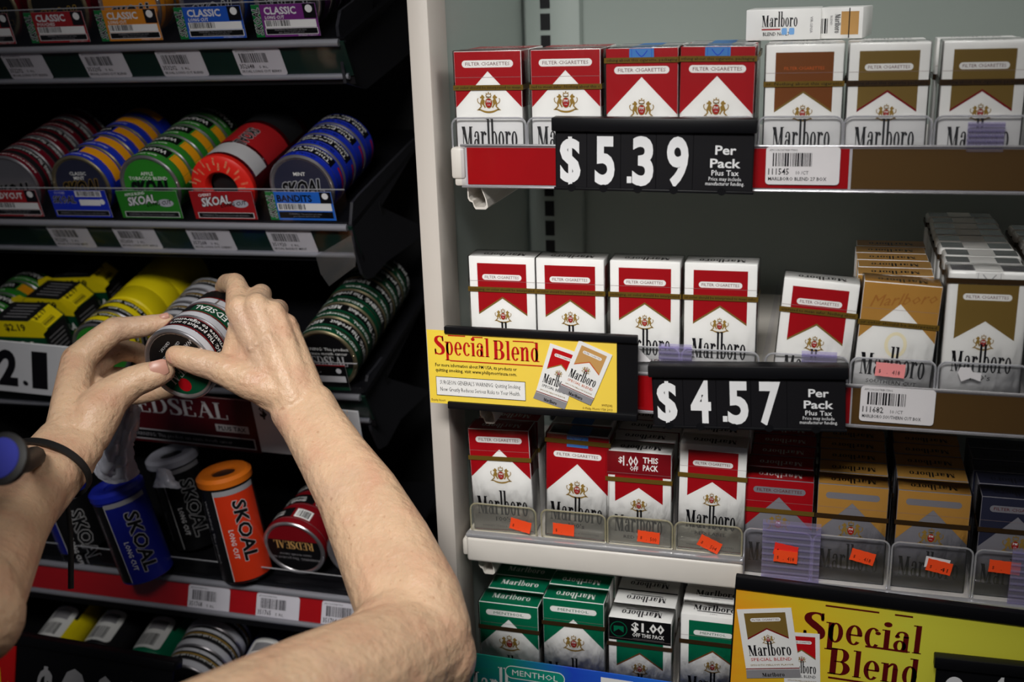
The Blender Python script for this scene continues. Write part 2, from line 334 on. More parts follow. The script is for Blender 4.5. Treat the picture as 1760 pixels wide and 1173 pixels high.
# ------------------------------------------------------------------ cigarette packs
PW, PD = 55.0, 23.0
RED_STRIP = mat('strip_red', (178,8,16), rough=0.32); GOLD_STRIP = mat('strip_bronze', (92,66,26), rough=0.36, noise=0.2, nscale=5)
TEAR = mat('tear_tape', (118,92,34), rough=0.3, metal=0.3); TEARD = mat('tear_tape_dark', (52,36,18), rough=0.3)
STY = {
 'redbox':   dict(kind='full', col='red', H=87, label='FILTER CIGARETTES', top='red', tape='or color should be interpreted to mean', ty=28),
 'redbox2':  dict(kind='full', col='red', H=87, label='FILTER CIGARETTES', top='red', tape='ted to mean safer. Nothing about this c', ty=28),
 'redsoft':  dict(kind='full', col='red', H=87, label='FILTER CIGARETTES', top='foil', soft=1, tape='othing about this cigarette, packaging', ty=9, drop=6),
 'brown27':  dict(kind='panel', col='brown', edge='olive', H=87, label='FILTER CIGARETTES', lab2=('brown','rust'), top='white', tape='or. Nothing about this cigarette', ty=28),
 'goldsb':   dict(kind='panel', col='olive', edge='darkred', H=87, label='FILTER CIGARETTES', top='white', sub='SPECIAL BLEND', tape='nothing about this cigarette packaging', ty=28, darktape=1),
 'redsb':    dict(kind='panel', col='red', edge='olive', H=98, label='FILTER CIGARETTES', top='white', sub='SPECIAL BLEND', tape='packaging, or color should be interpreted', ty=27),
 'redsb2':   dict(kind='panel', col='red', edge='olive', H=98, label='FILTER CIGARETTES', top='white', sub='SPECIAL BLEND', tape='or color should be interpreted to mean safer', ty=27),
 'redsbk':   dict(kind='panel', col='red', edge='olive', H=87, label='FILTER CIGARETTES', top='white', sub='SPECIAL BLEND', tape='erpreted to mean safer. Nothing about', ty=24),
 'southern': dict(kind='full', col='tan', H=87, top='tan', sub='SOUTHERN CUT', ghost=1, ty=31, tape='or color should be interpreted'),
 'goldsoft': dict(kind='panel', col='olive', H=98, label='FILTER CIGARETTES', top='foil', soft=1, white_stamp=1, sub="100's", ty=7, darktape=1, drop=4),
 'red100':   dict(kind='full', col='red', H=98, label='FILTER CIGARETTES', top='red', sub="100's", ty=27),
 'redsoft100': dict(kind='full', col='red', H=98, label='FILTER CIGARETTES', top='foil', soft=1, sub="100's", ty=6, drop=8),
 'redlabelk': dict(kind='panel', col='red', H=87, top='white', sub='RED LABEL', coupon='red', ty=26),
 'redlabel': dict(kind='panel', col='red', H=98, label='FILTER CIGARETTES', top='white', sub='RED LABEL', ty=28),
 'redking3': dict(kind='full', base='packgrey', col='red', H=87, label='FILTER CIGARETTES', top='red', ty=28),
 'goldking': dict(kind='full', base='packgrey', col='tan', H=87, label='GOLD PACK', top='tan', ty=28, darktape=1),
 'navyking': dict(kind='full', base='packgrey', col='navy', H=87, label='FILTER CIGARETTES', top='navy', ty=28, darktape=1),
 'greenbox': dict(kind='full', col='green', H=87, label='MENTHOL', top='green', upright=1, ty=25, darktape=1),
 'green100': dict(kind='full', col='green', H=98, label='MENTHOL', top='green', ty=24, darktape=1),
 'greenk':   dict(kind='panel', col='green', edge='brown', H=87, top='white', coupon='black', ty=26, darktape=1),
 'greenp':   dict(kind='panel', col='green', edge='brown', H=98, label='MENTHOL', top='white', upright=1, ty=26, darktape=1),
}
for k_, s_ in STY.items(): s_.setdefault('drop', 0)
def draw_front(st):
    H = st['H']; P = Print(); col = st['col']; d = st['drop']
    if st['kind'] == 'full':
        a, e = 15.5+d+(3 if H > 90 else 0), 43.5+d+(2 if H > 90 else 0)
        P.poly([(0.4,H-.4),(0.4,H-e),(PW/2,H-a),(PW-.4,H-e),(PW-.4,H-.4)], col)
        l0, l1, lw = 7.0+d*1.1, 12.6+d*1.1, 42
    else:
        x0, x1, t0, a, e = 7.0, 48.0, 5.5+d, 33.0+d, 47.0+d
        if st.get('edge'): P.poly([(x0,H-t0),(x0,H-e-1.6),(PW/2,H-a-1.6),(x1,H-e-1.6),(x1,H-t0)], st['edge'])
        P.poly([(x0,H-t0),(x0,H-e),(PW/2,H-a),(x1,H-e),(x1,H-t0)], col)
        l0, l1, lw = 14.5+d*.5, 19.3+d*.5, 33
    cy = H-(39.5 if st['kind'] == 'full' else 49)-d-(3 if H > 90 and st['kind'] == 'full' else 0)
    if st.get('coupon'):
        c = st['coupon']; P.rect(.3, H-22.5, PW-.3, H-.5, 'darkred' if c == 'red' else 'black')
        if c == 'red':
            P.serif('', 0, 0, 1, 'white'); P.text('$', 10, H-10.5, 5, 'white', bold=.02); P.text('1.00', 14, H-13, 8.5, 'white', w=13, bold=.02); P.text('OFF', 20, H-17.5, 4, 'white', w=7, bold=.02)
            P.text('THIS', 31, H-9.5, 5, 'white', w=13, bold=.03); P.text('PACK', 31, H-16.5, 5, 'white', w=13, bold=.03)
        else:
            P.put(ringp(9,H-11.5,7.6,7.6,6.9,6.9,0,360,28), 'green'); P.poly([(4.6,H-8.4),(4.6,H-14.6),(9,H-11.4),(13.4,H-14.6),(13.4,H-8.4)], 'green')
            P.text('$1.00', 20, H-11.5, 8, 'white', w=29, bold=.03); P.text('OFF THIS PACK', 21, H-17.2, 3.6, 'white', w=28, bold=.02); P.rect(21, H-19.2, 49, H-19, 'grey')
    if st.get('label'):
        lb, lt = (st.get('base', 'white'), 'maroon') if not st.get('lab2') else st['lab2']
        P.pill(PW/2-lw/2, H-l1, PW/2+lw/2, H-l0, lb)
        if st['label'] != 'GOLD PACK': P.text(st['label'], PW/2, H-l1+(l1-l0)*.28, (l1-l0)*.46, lt if col != 'green' else 'green', a='c', w=lw*(.86 if st['label'] != 'MENTHOL' else .66))
    if st.get('ghost'):
        P.put(ringp(PW/2,H-47,8,10,5.5,7.5), 'cream'); P.text('Marlboro', 6, H-19, 8.5, mat('ghost_script', (160,104,40)), w=46, shear=.5, rot=8)
    else: P.crest(PW/2, cy, 21 if st['kind'] == 'full' else 15.5)
    if not st.get('soft'): P.rect(.2, H-20.2, PW-.2, H-20.0, mat('lid_seam', (150,130,130)))
    base = H-(75.5 if H < 90 else 81); xh = 13.2
    if st['kind'] == 'panel': base = H-(75 if H < 90 else 76); xh = 12.2
    if st.get('ghost'): base = H-72
    P.serif('Marlboro', PW/2, base, xh, 'ink', w=(47 if st['kind'] == 'full' else 42), a='c', asc=1.78)
    if st.get('sub'):
        sb = st['sub']; P.text(sb, PW/2, base-6.3, 3.0 if len(sb) > 6 else 4.2, 'ink' if sb in ('RED LABEL',"100's",'SOUTHERN CUT') else 'maroon', a='c', w=(36 if len(sb) > 10 else 26 if len(sb) > 6 else 14))
    if H > 90: P.text('TWENTY CLASS A CIGARETTES', PW/2, 5.0, 1.3, 'grey', a='c', w=40); P.rect(.5, 1.6, PW-.5, 2.3, col)
    return P
def make_style(key):
    st = STY[key]; H = st['H']; parts = []; soft = st.get('soft')
    mb = MB(); mb.rbox(-PW/2, PW/2, 0, PD, 0, H, ink(st.get('base', 'white')), 2.4 if soft else 0.7, 3 if soft else 2); parts.append(('box', mb.mesh('pack_box', 35)))
    fr = lambda u, v, h: (u-PW/2, -h, v)
    parts.append(('front_print', draw_front(st).mesh('pack_front_print', fr)))
    P = Print(); tp = st['top']
    if tp == 'foil':
        P.rect(2.2, 2.2, PW-2.2, PD-2.2, FOIL)
        c = 'blue_stamp' if not st.get('white_stamp') else 'white'; P.rect(PW*.33, 0.6, PW*.67, PD-.6, c)
    elif tp != 'white': P.rect(.6, .6, PW-.6, PD-.6, tp)
    if tp != 'foil':
        ic = 'ink' if tp == 'white' else ('white' if tp in ('green','red') else 'ink')
        if st.get('upright'):
            P.serif('Marlboro', PW/2, 9, 6.2, ic, w=36, a='c', asc=1.6)
            if tp == 'white': P.rect(13, 6.4, 42, 7.6, 'ink'); P.text("100's", PW/2, 2.6, 2.2, 'grey', a='c')
        else:
            P.serif('Marlboro', PW/2, 14, -6.2, ic, w=-36, a='c', asc=1.6) if False else P.put([[(PW-u, PD-v) for u, v in q] for q in Print().serif('Marlboro', PW/2, 9, 6.2, ic, w=36, a='c', asc=1.6).items[0][1]], ic)
            if tp == 'white' and st['col'] == 'green': P.rect(13, 15.4, 42, 16.6, 'ink')
    parts.append(('top_print', P.mesh('pack_top_print', lambda u, v, h: (u-PW/2, v, H+h))))
    if st['kind'] == 'full':
        e = 43.5+st['drop']; P = Print(); P.rect(.5, H-e, PD-.5, H-.5, st['col'])
        parts.append(('side_print', P.mesh('pack_side_print', lambda u, v, h: (PW/2+h, u, v))))
        parts.append(('side_print', P.mesh('pack_side_print', lambda u, v, h: (-PW/2-h, PD-u, v))))
    else:
        P = Print(); P.rect(3.5, H-46, PD-3.5, H-6, st['col']); parts.append(('side_print', P.mesh('pack_side_print', lambda u, v, h: (PW/2+h, u, v))))
    if soft:
        P = Print(0.6); c = 'blue_stamp' if not st.get('white_stamp') else 'white'; P.rect(PW*.33, H-(11 if c == 'blue_stamp' else 9), PW*.67, H-.6, c)
        q = 'can_blue' if c == 'blue_stamp' else 'grey'
        P.put(rc(PW*.36,H-9.4,PW*.64,H-9.1)+rc(PW*.36,H-9.4,PW*.365,H-1)+rc(PW*.635,H-9.4,PW*.64,H-1), q); P.put(stroke([(PW*.42,H-2,.3),(PW*.5,H-6.5,.3),(PW*.58,H-2,.3)], 3), q)
        parts.append(('tax_stamp', P.mesh('pack_stamp', fr)))
    ty = st['ty']; T = TEARD if st.get('darktape') else TEAR; mb = MB(); z0, z1 = H-ty-2.0, H-ty+2.0
    for a in ((-PW/2-1.1, PW/2+1.1, -1.15, -.95), (-PW/2-1.1, PW/2+1.1, PD+.95, PD+1.15), (-PW/2-1.15, -PW/2-.95, -1.1, PD+1.1), (PW/2+.95, PW/2+1.15, -1.1, PD+1.1)): mb.box(*a, z0, z1, T)
    if st.get('tape'):
        P = Print(); P.text(st['tape'], .5, H-ty-.9, 2.1, 'ink', w=PW-1)
        for h, polys, m in P.items:
            for q in polys: mb.add([(u-PW/2, -1.2-.05, v) for u, v in q], [tuple(range(len(q)))], m)
    parts.append(('tear_tape', mb.mesh('pack_tape')))
    mb = MB(); g = 0.9                      # the loose cellophane: a thin clear skin round the box
    mb.rbox(-PW/2-g, PW/2+g, -g, PD+g, 0.05, H+g*.8, CELLO, 1.0, 2); parts.append(('cellophane', mb.mesh('pack_film', 35)))
    return parts
def cello():
    m = bpy.data.materials.new('cellophane'); m.use_nodes = True; nt = m.node_tree; nt.nodes.clear()
    out = nt.nodes.new('ShaderNodeOutputMaterial'); tr = nt.nodes.new('ShaderNodeBsdfTransparent'); gl = nt.nodes.new('ShaderNodeBsdfGlossy'); mx = nt.nodes.new('ShaderNodeMixShader')
    tc = nt.nodes.new('ShaderNodeTexCoord'); nz = nt.nodes.new('ShaderNodeTexNoise'); mp = nt.nodes.new('ShaderNodeMapping'); bp = nt.nodes.new('ShaderNodeBump'); fr = nt.nodes.new('ShaderNodeFresnel')
    mp.inputs['Rotation'].default_value = (0, .6, 0); mp.inputs['Scale'].default_value = (1, 1, .35)
    nz.inputs['Scale'].default_value = 90; nz.inputs['Detail'].default_value = 4; bp.inputs['Strength'].default_value = 0.5; bp.inputs['Distance'].default_value = 0.0015
    gl.inputs['Roughness'].default_value = 0.12; fr.inputs['IOR'].default_value = 1.35
    nt.links.new(tc.outputs['Object'], mp.inputs[0]); nt.links.new(mp.outputs[0], nz.inputs['Vector']); nt.links.new(nz.outputs['Fac'], bp.inputs['Height'])
    nt.links.new(bp.outputs[0], gl.inputs['Normal']); nt.links.new(bp.outputs[0], fr.inputs['Normal']); nt.links.new(fr.outputs[0], mx.inputs[0]); nt.links.new(tr.outputs[0], mx.inputs[1]); nt.links.new(gl.outputs[0], mx.inputs[2])
    nt.links.new(mx.outputs[0], out.inputs[0]); return m
CELLO = cello()
_sc = {}
def pack(key, label, loc, group, roll=0.0, front=True, rot=None):
    if key not in _sc: _sc[key] = make_style(key)
    t = thing('cigarette_pack', label, 'cigarette pack', loc, rot if rot is not None else Matrix.Rotation(math.radians(roll), 3, 'Y'), group)
    for n, me in _sc[key]:
        if not front and n in ('side_print', 'tax_stamp', 'cellophane') : continue
        link(n, me, t)
    return t
def column(key, x, y, z, desc, where, n, roll=0.0, group=''):
    """the front pack of a column and the n packs pushed up behind it"""
    x = x + PW/2
    pack(key, desc, (x, y, z), group, roll)
    for k in range(1, n+1):
        pack(key, f'{ORD[k]} pack back in the column {where}', (x+random.uniform(-1.2, 1.2), y+k*(PD+2.4), z), group, front=False)
G1, G2, G3, G4 = 'packs on the upper shelf', 'packs on the middle shelf', 'packs on the lower shelf', 'menthol packs on the bottom shelf'
ZB1, ZB2, ZB3, ZB4 = -93.5, -264.0, -424.0, -574.0
Y1, Y2, Y3, Y4 = 0.0, -21.8, 3.4, -13.4
column('redbox', -1.5, Y1, ZB1, 'red and white flip-top pack nearest the cabinet post on the upper shelf', 'nearest the post on the upper shelf', 2, group=G1)
column('redbox2', 61.1, Y1, ZB1, 'red and white flip-top pack half behind the left end of the 5.39 sign', 'behind the left end of the 5.39 sign', 2, group=G1)
column('redsoft', 120.3, Y1, ZB1, 'red soft pack with blue stamp above the middle of the 5.39 sign', 'above the middle of the 5.39 sign', 2, group=G1)
column('redsoft', 175.9, Y1, ZB1, 'red soft pack with blue stamp above the Per Pack end of the 5.39 sign', 'above the Per Pack end of the 5.39 sign', 3, roll=0.8, group=G1)
column('brown27', 239.5, Y1, ZB1, 'white pack with a brown chevron panel right of the 5.39 sign', 'of brown chevron packs on the upper shelf', 2, group=G1)
column('goldsb', 298.1, Y1, ZB1, 'white pack with gold panel next to the brown one on the upper shelf', 'of gold packs next to the brown ones', 2, group=G1)
column('goldsb', 361.5, Y1, ZB1, 'white and gold pack with a lilac plastic clip before it, upper right', 'of gold packs behind the lilac clip', 2, group=G1)
column('goldsb', 425.0, Y1, ZB1, 'white and gold pack cut off at the right edge of the upper shelf', 'cut off at the upper right edge', 1, group=G1)
column('redsb', 10.5, Y2, ZB2, 'tall white pack with red panel nearest the post on the middle shelf', '', 0, group=G2)
column('redsb2', 66.7, Y2, ZB2, 'tall white pack with red panel, second from the post on the middle shelf', '', 0, group=G2)
column('redsb', 126.5, Y2, ZB2, 'tall white pack with creased shiny wrap over its red panel, third on the middle shelf', '', 0, group=G2)
column('redsb2', 184.8, Y2, ZB2, 'tall white pack with red panel above the left half of the 4.57 sign', '', 0, group=G2)
def at_left(px, py, Y): return at(px, py, Y).x
column('redsbk', 253.5, Y2, ZB2, 'short tilted white pack with red panel above the right end of the 4.57 sign', '', 0, roll=4.0, group=G2)
column('southern', 312.5, Y2, ZB2, 'golden tan pack with script on its top half on the middle shelf', 'of golden tan packs on the middle shelf', 5, roll=3.0, group=G2)
column('goldsoft', 375.0, Y2, ZB2, 'tall white soft pack with olive gold panel on the middle shelf', 'of tall white soft packs on the middle shelf', 8, group=G2)
column('goldsoft', 438.0, Y2, ZB2, 'white and gold soft pack cut off at the right edge of the middle shelf', 'cut off at the right edge of the middle shelf', 6, group=G2)
column('red100', -2.9, Y3, ZB3, 'tall red and white box nearest the post on the lower shelf', 'of tall red boxes next to the post, lower shelf', 1, roll=-1.6, group=G3)
column('redsoft100', 62.6, Y3, ZB3, 'tall red soft pack with blue stamp, second from the post on the lower shelf', 'of tall blue-stamped red packs, lower shelf', 5, roll=1.6, group=G3)
column('redlabelk', 117.8, Y3, ZB3, 'red and white pack printed one dollar off on its lid', 'of one-dollar-off red packs', 5, group=G3)
column('redlabel', 178.6, Y3, ZB3, 'tall white pack with red panel behind the slanted orange sticker', 'of tall red-panelled white packs, lower shelf', 5, roll=0.8, group=G3)
column('redking3', 234.0, Y3+4, ZB3-17, 'red and grey pack behind the smoky ribbed plastic on the lower shelf', 'behind the smoky ribbed plastic', 6, group=G3)
column('goldking', 292.1, Y3+4, ZB3-17, 'tan gold pack next to the smoky ribbed plastic on the lower shelf', 'of tan gold packs next to the smoky plastic', 6, group=G3)
column('goldking', 354.0, Y3+4, ZB3-17, 'tan gold pack beside the dark blue one on the lower shelf', 'of tan gold packs beside the dark blue ones', 6, group=G3)
column('navyking', 416.5, Y3+4, ZB3-17, 'dark blue grey pack at the right edge of the lower shelf', 'of dark blue grey packs', 4, group=G3)
column('greenbox', 2.7, Y4, ZB4, 'short green menthol box nearest the elbow on the bottom shelf', 'of short green boxes nearest the elbow', 3, group=G4)
column('green100', 62.4, Y4, ZB4, 'tall green menthol box, second along the bottom shelf', 'of tall green boxes', 3, group=G4)
column('greenk', 121.5, Y4, ZB4, 'white and green pack with a black one-dollar-off lid', 'of white packs with black one-dollar-off lids', 5, group=G4)
column('greenp', 184.5, Y4, ZB4, 'tall white menthol pack with green panel beside the yellow poster', 'of tall white menthol packs beside the yellow poster', 5, group=G4)
# two packs lying on top of the upper row
lay = Matrix.Rotation(math.radians(90), 3, 'X')
p = at(1281, 88, 52); L1 = thing('cigarette_pack', 'white pack lying flat on top of the row, its end lettered in black', 'cigarette pack', (p.x+28, 52, -5.5), None, 'packs lying on the upper row')
mb = MB(); mb.rbox(-28, 28, 0, 87, 0, 23, ink('white'), .7); mb.build('box', L1, 35)
P = Print(); P.serif('Marlboro', 12, 10, 6.6, 'ink', w=27, asc=1.7); P.rect(12, 7.6, 26, 8.6, 'red'); P.text('BLEND No. 27', 13, 3.4, 2.6, 'ink', w=20, bold=.01); P.text('VIRGINIA', 48, 17, 2, 'grey', rot=-90); P.pill(27, 4, 31, 9, 'pale_blue', 1); P.pill(32.5, 4, 36.5, 9, 'pale_blue', 1)
P.build('end_print', L1, lambda u, v, h: (u-28, -h, v))
p = at(1402, 74, 56); L2 = thing('cigarette_pack', 'white pack with tan panel and barcode lying on top of the row', 'cigarette pack', (p.x+16, 56, -5.5), Matrix.Rotation(math.radians(-8), 3, 'Z'), 'packs lying on the upper row')
mb = MB(); mb.rbox(-16, 18, 0, 60, 0, 23, ink('white'), .7); mb.build('box', L2, 35)
P = Print(); P.rect(18, 3, 31, 20, 'sepia'); P.rect(23.6, .5, 24.4, 22.5, 'ink'); P.barcode(3, 4, 5, 11, 4); P.serif('Marlboro', 13.5, 18, 3, 'ink', w=14, rot=-90); P.text('BLEND', 10, 17, 1.6, 'grey', rot=-90)
P.build('side_print', L2, lambda u, v, h: (u-16, -h, v))

# ------------------------------------------------------------------ shelves of the cabinet
def lip_panel(x0, x1, z0, z1, y0, m, r=6.0):
    pts = [(x0, z0), (x1, z0)]
    for cx, a in ((x1-r, 0), (x0+r, 90)): pts += [(cx+r*math.cos(math.radians(a+18*k)), z1-r+r*math.sin(math.radians(a+18*k))) for k in range(6)]
    mb = MB(); mb.prism(pts, 'y', y0, y0+1.6, m); return mb
def edge_tube(x0, x1, z0, z1, y0, m, r=6.0):
    pts = [(x0, y0, z0)]
    for cx, a in ((x0+r, 180), (x1-r, 90)): pts += [(cx+r*math.cos(math.radians(a-18*k)), y0, z1-r+r*math.sin(math.radians(a-18*k))) for k in range(6)]
    pts.append((x1, y0, z0)); mb = MB(); mb.tube(pts, .8, m, 6); return mb
EDGE = clear('plastic_edge', (225,225,228), 0.35, 0.15, 0.45); EDGEY = clear('plastic_edge_yellow', (205,198,165), 0.25, 0.15, 0.5)
LENSE = clear('lens_edge_plastic', (190,188,190), 0.08, 0.2, 0.3)
def shelf(label, zb, yf, x0, x1, lips, liph, lipm, edgem):
    t = thing('shelf', label, 'shelf', (0, 0, zb-4))
    mb = MB(); mb.box(x0, x1, yf-2, 262, 0, 4, WPAINT); mb.build('deck', t)
    for a, b in lips:
        o = lip_panel(a, b, 4, 4+liph, yf-5.5, lipm).build('clear_lip', t, 40); edge_tube(a, b, 6, 4+liph, yf-4.7, edgem).build('lip_edge', o, 40)
    for a, b in zip(lips[:-1], lips[1:]):
        m_ = (a[1]+b[0])/2; mb = MB(); mb.box(m_-.6, m_+.6, yf-2, 230, 4, 26, CLEARD); mb.build('divider', t)
    return t
z_ = at(840, 203, -5).z
lips1 = [(-4, 57), (58.5, 117), (118.5, 174), (175, 233.5), (236, 296), (297, 357), (359, 421), (423, 484)]
s1 = shelf('upper white shelf with red and bronze price strips and clear lips', ZB1, Y1, -6, 930, lips1, z_-ZB1, CLEAR, EDGE)
zt, zb = at(870, 250, -9).z-(ZB1-4), at(870, 322, -9).z-(ZB1-4)
def strip(t, x0, x1, z0, z1, y, m, name='price_strip'):
    mb = MB(); mb.box(x0, x1, y+.3, y+1.0, z0+2, z1-2, m); return mb.build(name, t)
def channel(t, x0, x1, z0, z1, y, end=True):
    mb = MB(); mb.box(x0, x1, y+1.2, y+4, z0, z1, mat('channel_back', (208,206,206), rough=.3)); o = mb.build('price_channel', t)
    mb = MB(); mb.box(x0-3, x1, y-.8, y-.2, z0, z1, CLEARD); mb.build('clear_lens', o)
    for zz in (z0, z1):
        mb = MB(); mb.tube([(x0-3, y, zz), (x1, y, zz)], 1.0, LENSE, 8); mb.build('lens_edge', o)
xa, xb, xc = at(801, 285, -9).x, at(1459, 285, -9).x, at(1464, 285, -9).x
channel(s1, xa-1, 700, zb, zt, -9)
strip(s1, xa+1, xb, zb, zt, -9, RED_STRIP); strip(s1, xc, 700, zb, zt, -9, GOLD_STRIP)
mb = MB(); mb.rbox(xa-13, xa-1, -9, 3, zb+6, zt-2, WPAINT, 2.5); mb.rbox(xa-11, xa+2, -7, 3, zb, zb+8, WPAINT, 2); mb.build('end_cap', s1, 40)
def bracket(t, px, py, Y, zoff, k=1.0):
    o = at(px, py, Y); mb = MB(); x, z = o.x, o.z-zoff
    path = [(0,0),(0,-9),(1.5,-11.5),(4,-12.5),(5,-16),(6.5,-18),(15,-18),(17,-16),(16,-10),(12,0)]
    out = [(x+a*k, z+b*k) for a, b in path]; inn = [(x+a*k*.86+1.0, z+b*k*.9) for a, b in path]
    mb.prism(out+inn[::-1], 'y', Y, 250, WPAINT); return mb.build('bracket', t)
bracket(s1, 803, 322, -4, ZB1-4)

z_ = at(1250, 604, Y2-5).z
lips2 = [(8, 66), (67, 124), (125, 182), (184, 243), (248, 309), (311, 371), (373, 434), (436, 498)]
s2 = shelf('middle white shelf with bronze price strip and clear lips', ZB2, Y2, 0, 930, lips2, z_-ZB2, CLEAR, EDGE)
zt, zb = at(1600, 671, Y2-9).z-(ZB2-4), at(1600, 742, Y2-9).z-(ZB2-4)
xb2, xc2 = at(1461, 700, Y2-9).x, at(1464, 700, Y2-9).x
channel(s2, 4, 700, zb, zt, Y2-9)
strip(s2, 6, xb2, zb, zt, Y2-9, RED_STRIP); strip(s2, xc2, 700, zb, zt, Y2-9, GOLD_STRIP)
bracket(s2, 824, 700, Y2, ZB2-4, .8)

z_ = at(840, 868, Y3-5).z
lips3 = [(-5, 55), (60, 117), (119, 175), (177, 233), (235, 289), (290.5, 350), (352, 413), (415, 475)]
s3 = shelf('lower white shelf with yellowed clear lips and a white front edge', ZB3, Y3, -8, 234, lips3[:4], z_-ZB3, CLEARY, EDGEY)
for a, b in lips3[4:]:
    o = lip_panel(a, b, -13, 4+z_-ZB3, Y3-5.5, CLEAR).build('clear_lip', s3, 40); edge_tube(a, b, -11, 4+z_-ZB3, Y3-4.7, EDGE).build('lip_edge', o, 40)
    mb = MB(); mb.box(a-1.6, a-.4, Y3-3, 230, -13, 20, CLEARD); mb.build('divider', s3)
mb = MB(); mb.rbox(-8, 235, Y3-13, Y3-4, -22, 2, WPAINT, 3.0, 3); mb.build('front_edge', s3, 40)
mb = MB(); mb.box(234.5, 930, Y3-2, 262, -17, -13, WPAINT); mb.build('lower_deck', s3); mb = MB(); mb.rbox(235.5, 930, Y3-12, Y3-4, -36, -15, WPAINT, 3.0, 3); mb.build('lower_front_edge', s3, 40)
mb = MB(); mb.rbox(-8, 235, Y3-13, Y3-5, 2.2, 5.5, EDGE, .8); mb.build('lip_rail', s3, 40); mb = MB(); mb.rbox(236, 700, Y3-12, Y3-5.8, -14.8, -11, EDGE, .8); mb.build('lip_rail', s3, 40)
mb = MB(); mb.rbox(-14, -9, Y3-6, Y3+40, -20, -4, WPAINT, 2); mb.build('end_cap', s3, 40)
bracket(s3, 822, 958, Y3, ZB3-4, .9)
# smoky ribbed plastic stops hooked over the lips
def ribbed(label, x0, x1, z0, z1, y, n=9):
    t = thing('plastic_stop', label, 'plastic clip', (x0, y, z0)); mb = MB(); mb.box(0, x1-x0, 0, 1.4, 0, z1-z0, CLEARV); mb.build('plate', t)
    for k in range(n):
        zz = (z1-z0)*(k+.5)/n; mb = MB(); mb.rbox(0, x1-x0, -1.4, -.05, zz-.9, zz+.9, CLEARV, .4, 1); mb.build('rib', t)
    return t
q0, q1 = at(1308, 985, Y3-9), at(1412, 903, Y3-9); ribbed('smoky ribbed plastic stop in front of the red pack, lower shelf', q0.x, q1.x, ZB3-15.5, q1.z, Y3-9, 10)
q0, q1 = at(1733, 1020, Y3-9), at(1790, 948, Y3-9); ribbed('smoky ribbed plastic stop at the right edge, lower shelf', q0.x, q1.x, ZB3-15.5, q1.z, Y3-9, 9)
q0, q1 = at(1661, 250, Y1-8), at(1729, 210, Y1-8); ribbed('lilac ribbed plastic clip on the upper shelf at right', q0.x, q1.x, ZB1+10, q1.z, Y1-8, 6)
q0, q1 = at(1132, 622, Y2-8), at(1189, 594, Y2-8); ribbed('lilac ribbed plastic clip above the dollar sign of the 4.57 sign', q0.x, q1.x, ZB2+8, q1.z, Y2-8, 6)
q0, q1 = at(1377, 626, Y2-8), at(1439, 607, Y2-8); ribbed('lilac ribbed plastic clip above the 7 of the 4.57 sign', q0.x, q1.x, ZB2+8, q1.z, Y2-8, 5)

s4 = shelf('bottom white shelf holding the menthol packs', ZB4, Y4, -8, 930, [(2, 60), (61.5, 119), (121, 180), (183, 242)], 30, CLEAR, EDGE)
# ------------------------------------------------------------------ shelf tags and stickers
def tag(label, px, py, Y, wpx, lines, seed, roll=0.0, tilt=None, h=31.0, w=53.0, rot=None, loc=None):
    o = loc or at(px, py, Y)
    t = thing('shelf_tag', label, 'price tag', o, rot or Matrix.Rotation(math.radians(roll), 3, 'Y'), 'shelf tags')
    mb = MB(); P = []
    r = 2.5
    for cx, cy, a in ((w-r,h-r,0),(r,h-r,90),(r,r,180),(w-r,r,270)): P += [(cx+r*math.cos(math.radians(a+30*k)), cy+r*math.sin(math.radians(a+30*k))) for k in range(4)]
    mb.prism(P, 'y', -.25, 0, C('white', rough=.5) if False else mat('tag_paper', (226,222,224), rough=.45)); mb.build('card', t)
    q = Print(.3); k_ = h/31; q.text('AMCON DISTRIBUTING', 2.5, h-3.6*k_, 1.6, 'ink', w=20); q.barcode(5, h-16*k_, 28, 11.0*k_, seed)
    q.text(lines[0], 2.0, h-22.8*k_, 5.0*k_, 'ink', w=15, bold=.01); q.text(lines[1], 22, h-22.6*k_, 2.6, 'ink', w=9); q.text(lines[2], 2.0, h-27.6*k_, 2.8*k_, 'ink', w=min(42, 2.1*len(lines[2])), bold=.01)
    q.build('tag_print', t, lambda u, v, hh: (u, -hh, v)); return t
tag('white barcode tag on the red strip right of the 5.39 sign', 1315, 317, -10.2, 0, ('111545', '10 /CT', 'MARLBORO BLEND 27 BOX'), 5, h=28)
tag('white barcode tag on the bronze strip of the middle shelf', 1476, 723, Y2-10.2, 0, ('111682', '10 /CT', 'MARLBORO SOUTHERN CUT BOX'), 9, h=28, roll=.6)
ORANGE = mat('sticker_orange', (255,78,30), rough=.5); PINK = mat('sticker_pink', (246,150,150), rough=.5)
def sticker(label, px, py, Y, roll, m=ORANGE, w=19, h=11, txt='.50', wav=True):
    o = at(px, py, Y); t = thing('price_sticker', label, 'sticker', o, Matrix.Rotation(math.radians(roll), 3, 'Y'), 'orange price stickers')
    mb = MB(); pts = [(0,0)]
    pts += [(w*k/6, (.3 if k % 2 else 0)) for k in range(1, 6)] + [(w,0), (w+.2,h*.5), (w,h)] + [(w*k/6, h-(.3 if k % 2 else 0)) for k in range(5, 0, -1)] + [(0,h), (.25,h*.5)]
    mb.prism(pts, 'y', -.25, 0, m); mb.build('paper', t)
    P = Print(.3); P.text('$', 2.5, 3, 2.6, 'ink'); P.text(txt, w*.58, 2.2, 3.4, 'ink', w=5.5); P.text('.', w*.4, 2.5, 3, 'ink'); P.build('sticker_print', t, lambda u, v, hh: (u, -hh, v))
YS3 = Y3-6.3
sticker('orange sticker on the lip before the first tall red box, lower shelf', 875, 908, YS3, 12, txt='')
sticker('orange sticker on the lip before the tall red soft pack', 950, 918, YS3, 2, txt='')
sticker('orange sticker on the lip before the one-dollar-off red pack', 1095, 931, YS3, 3, txt='500')
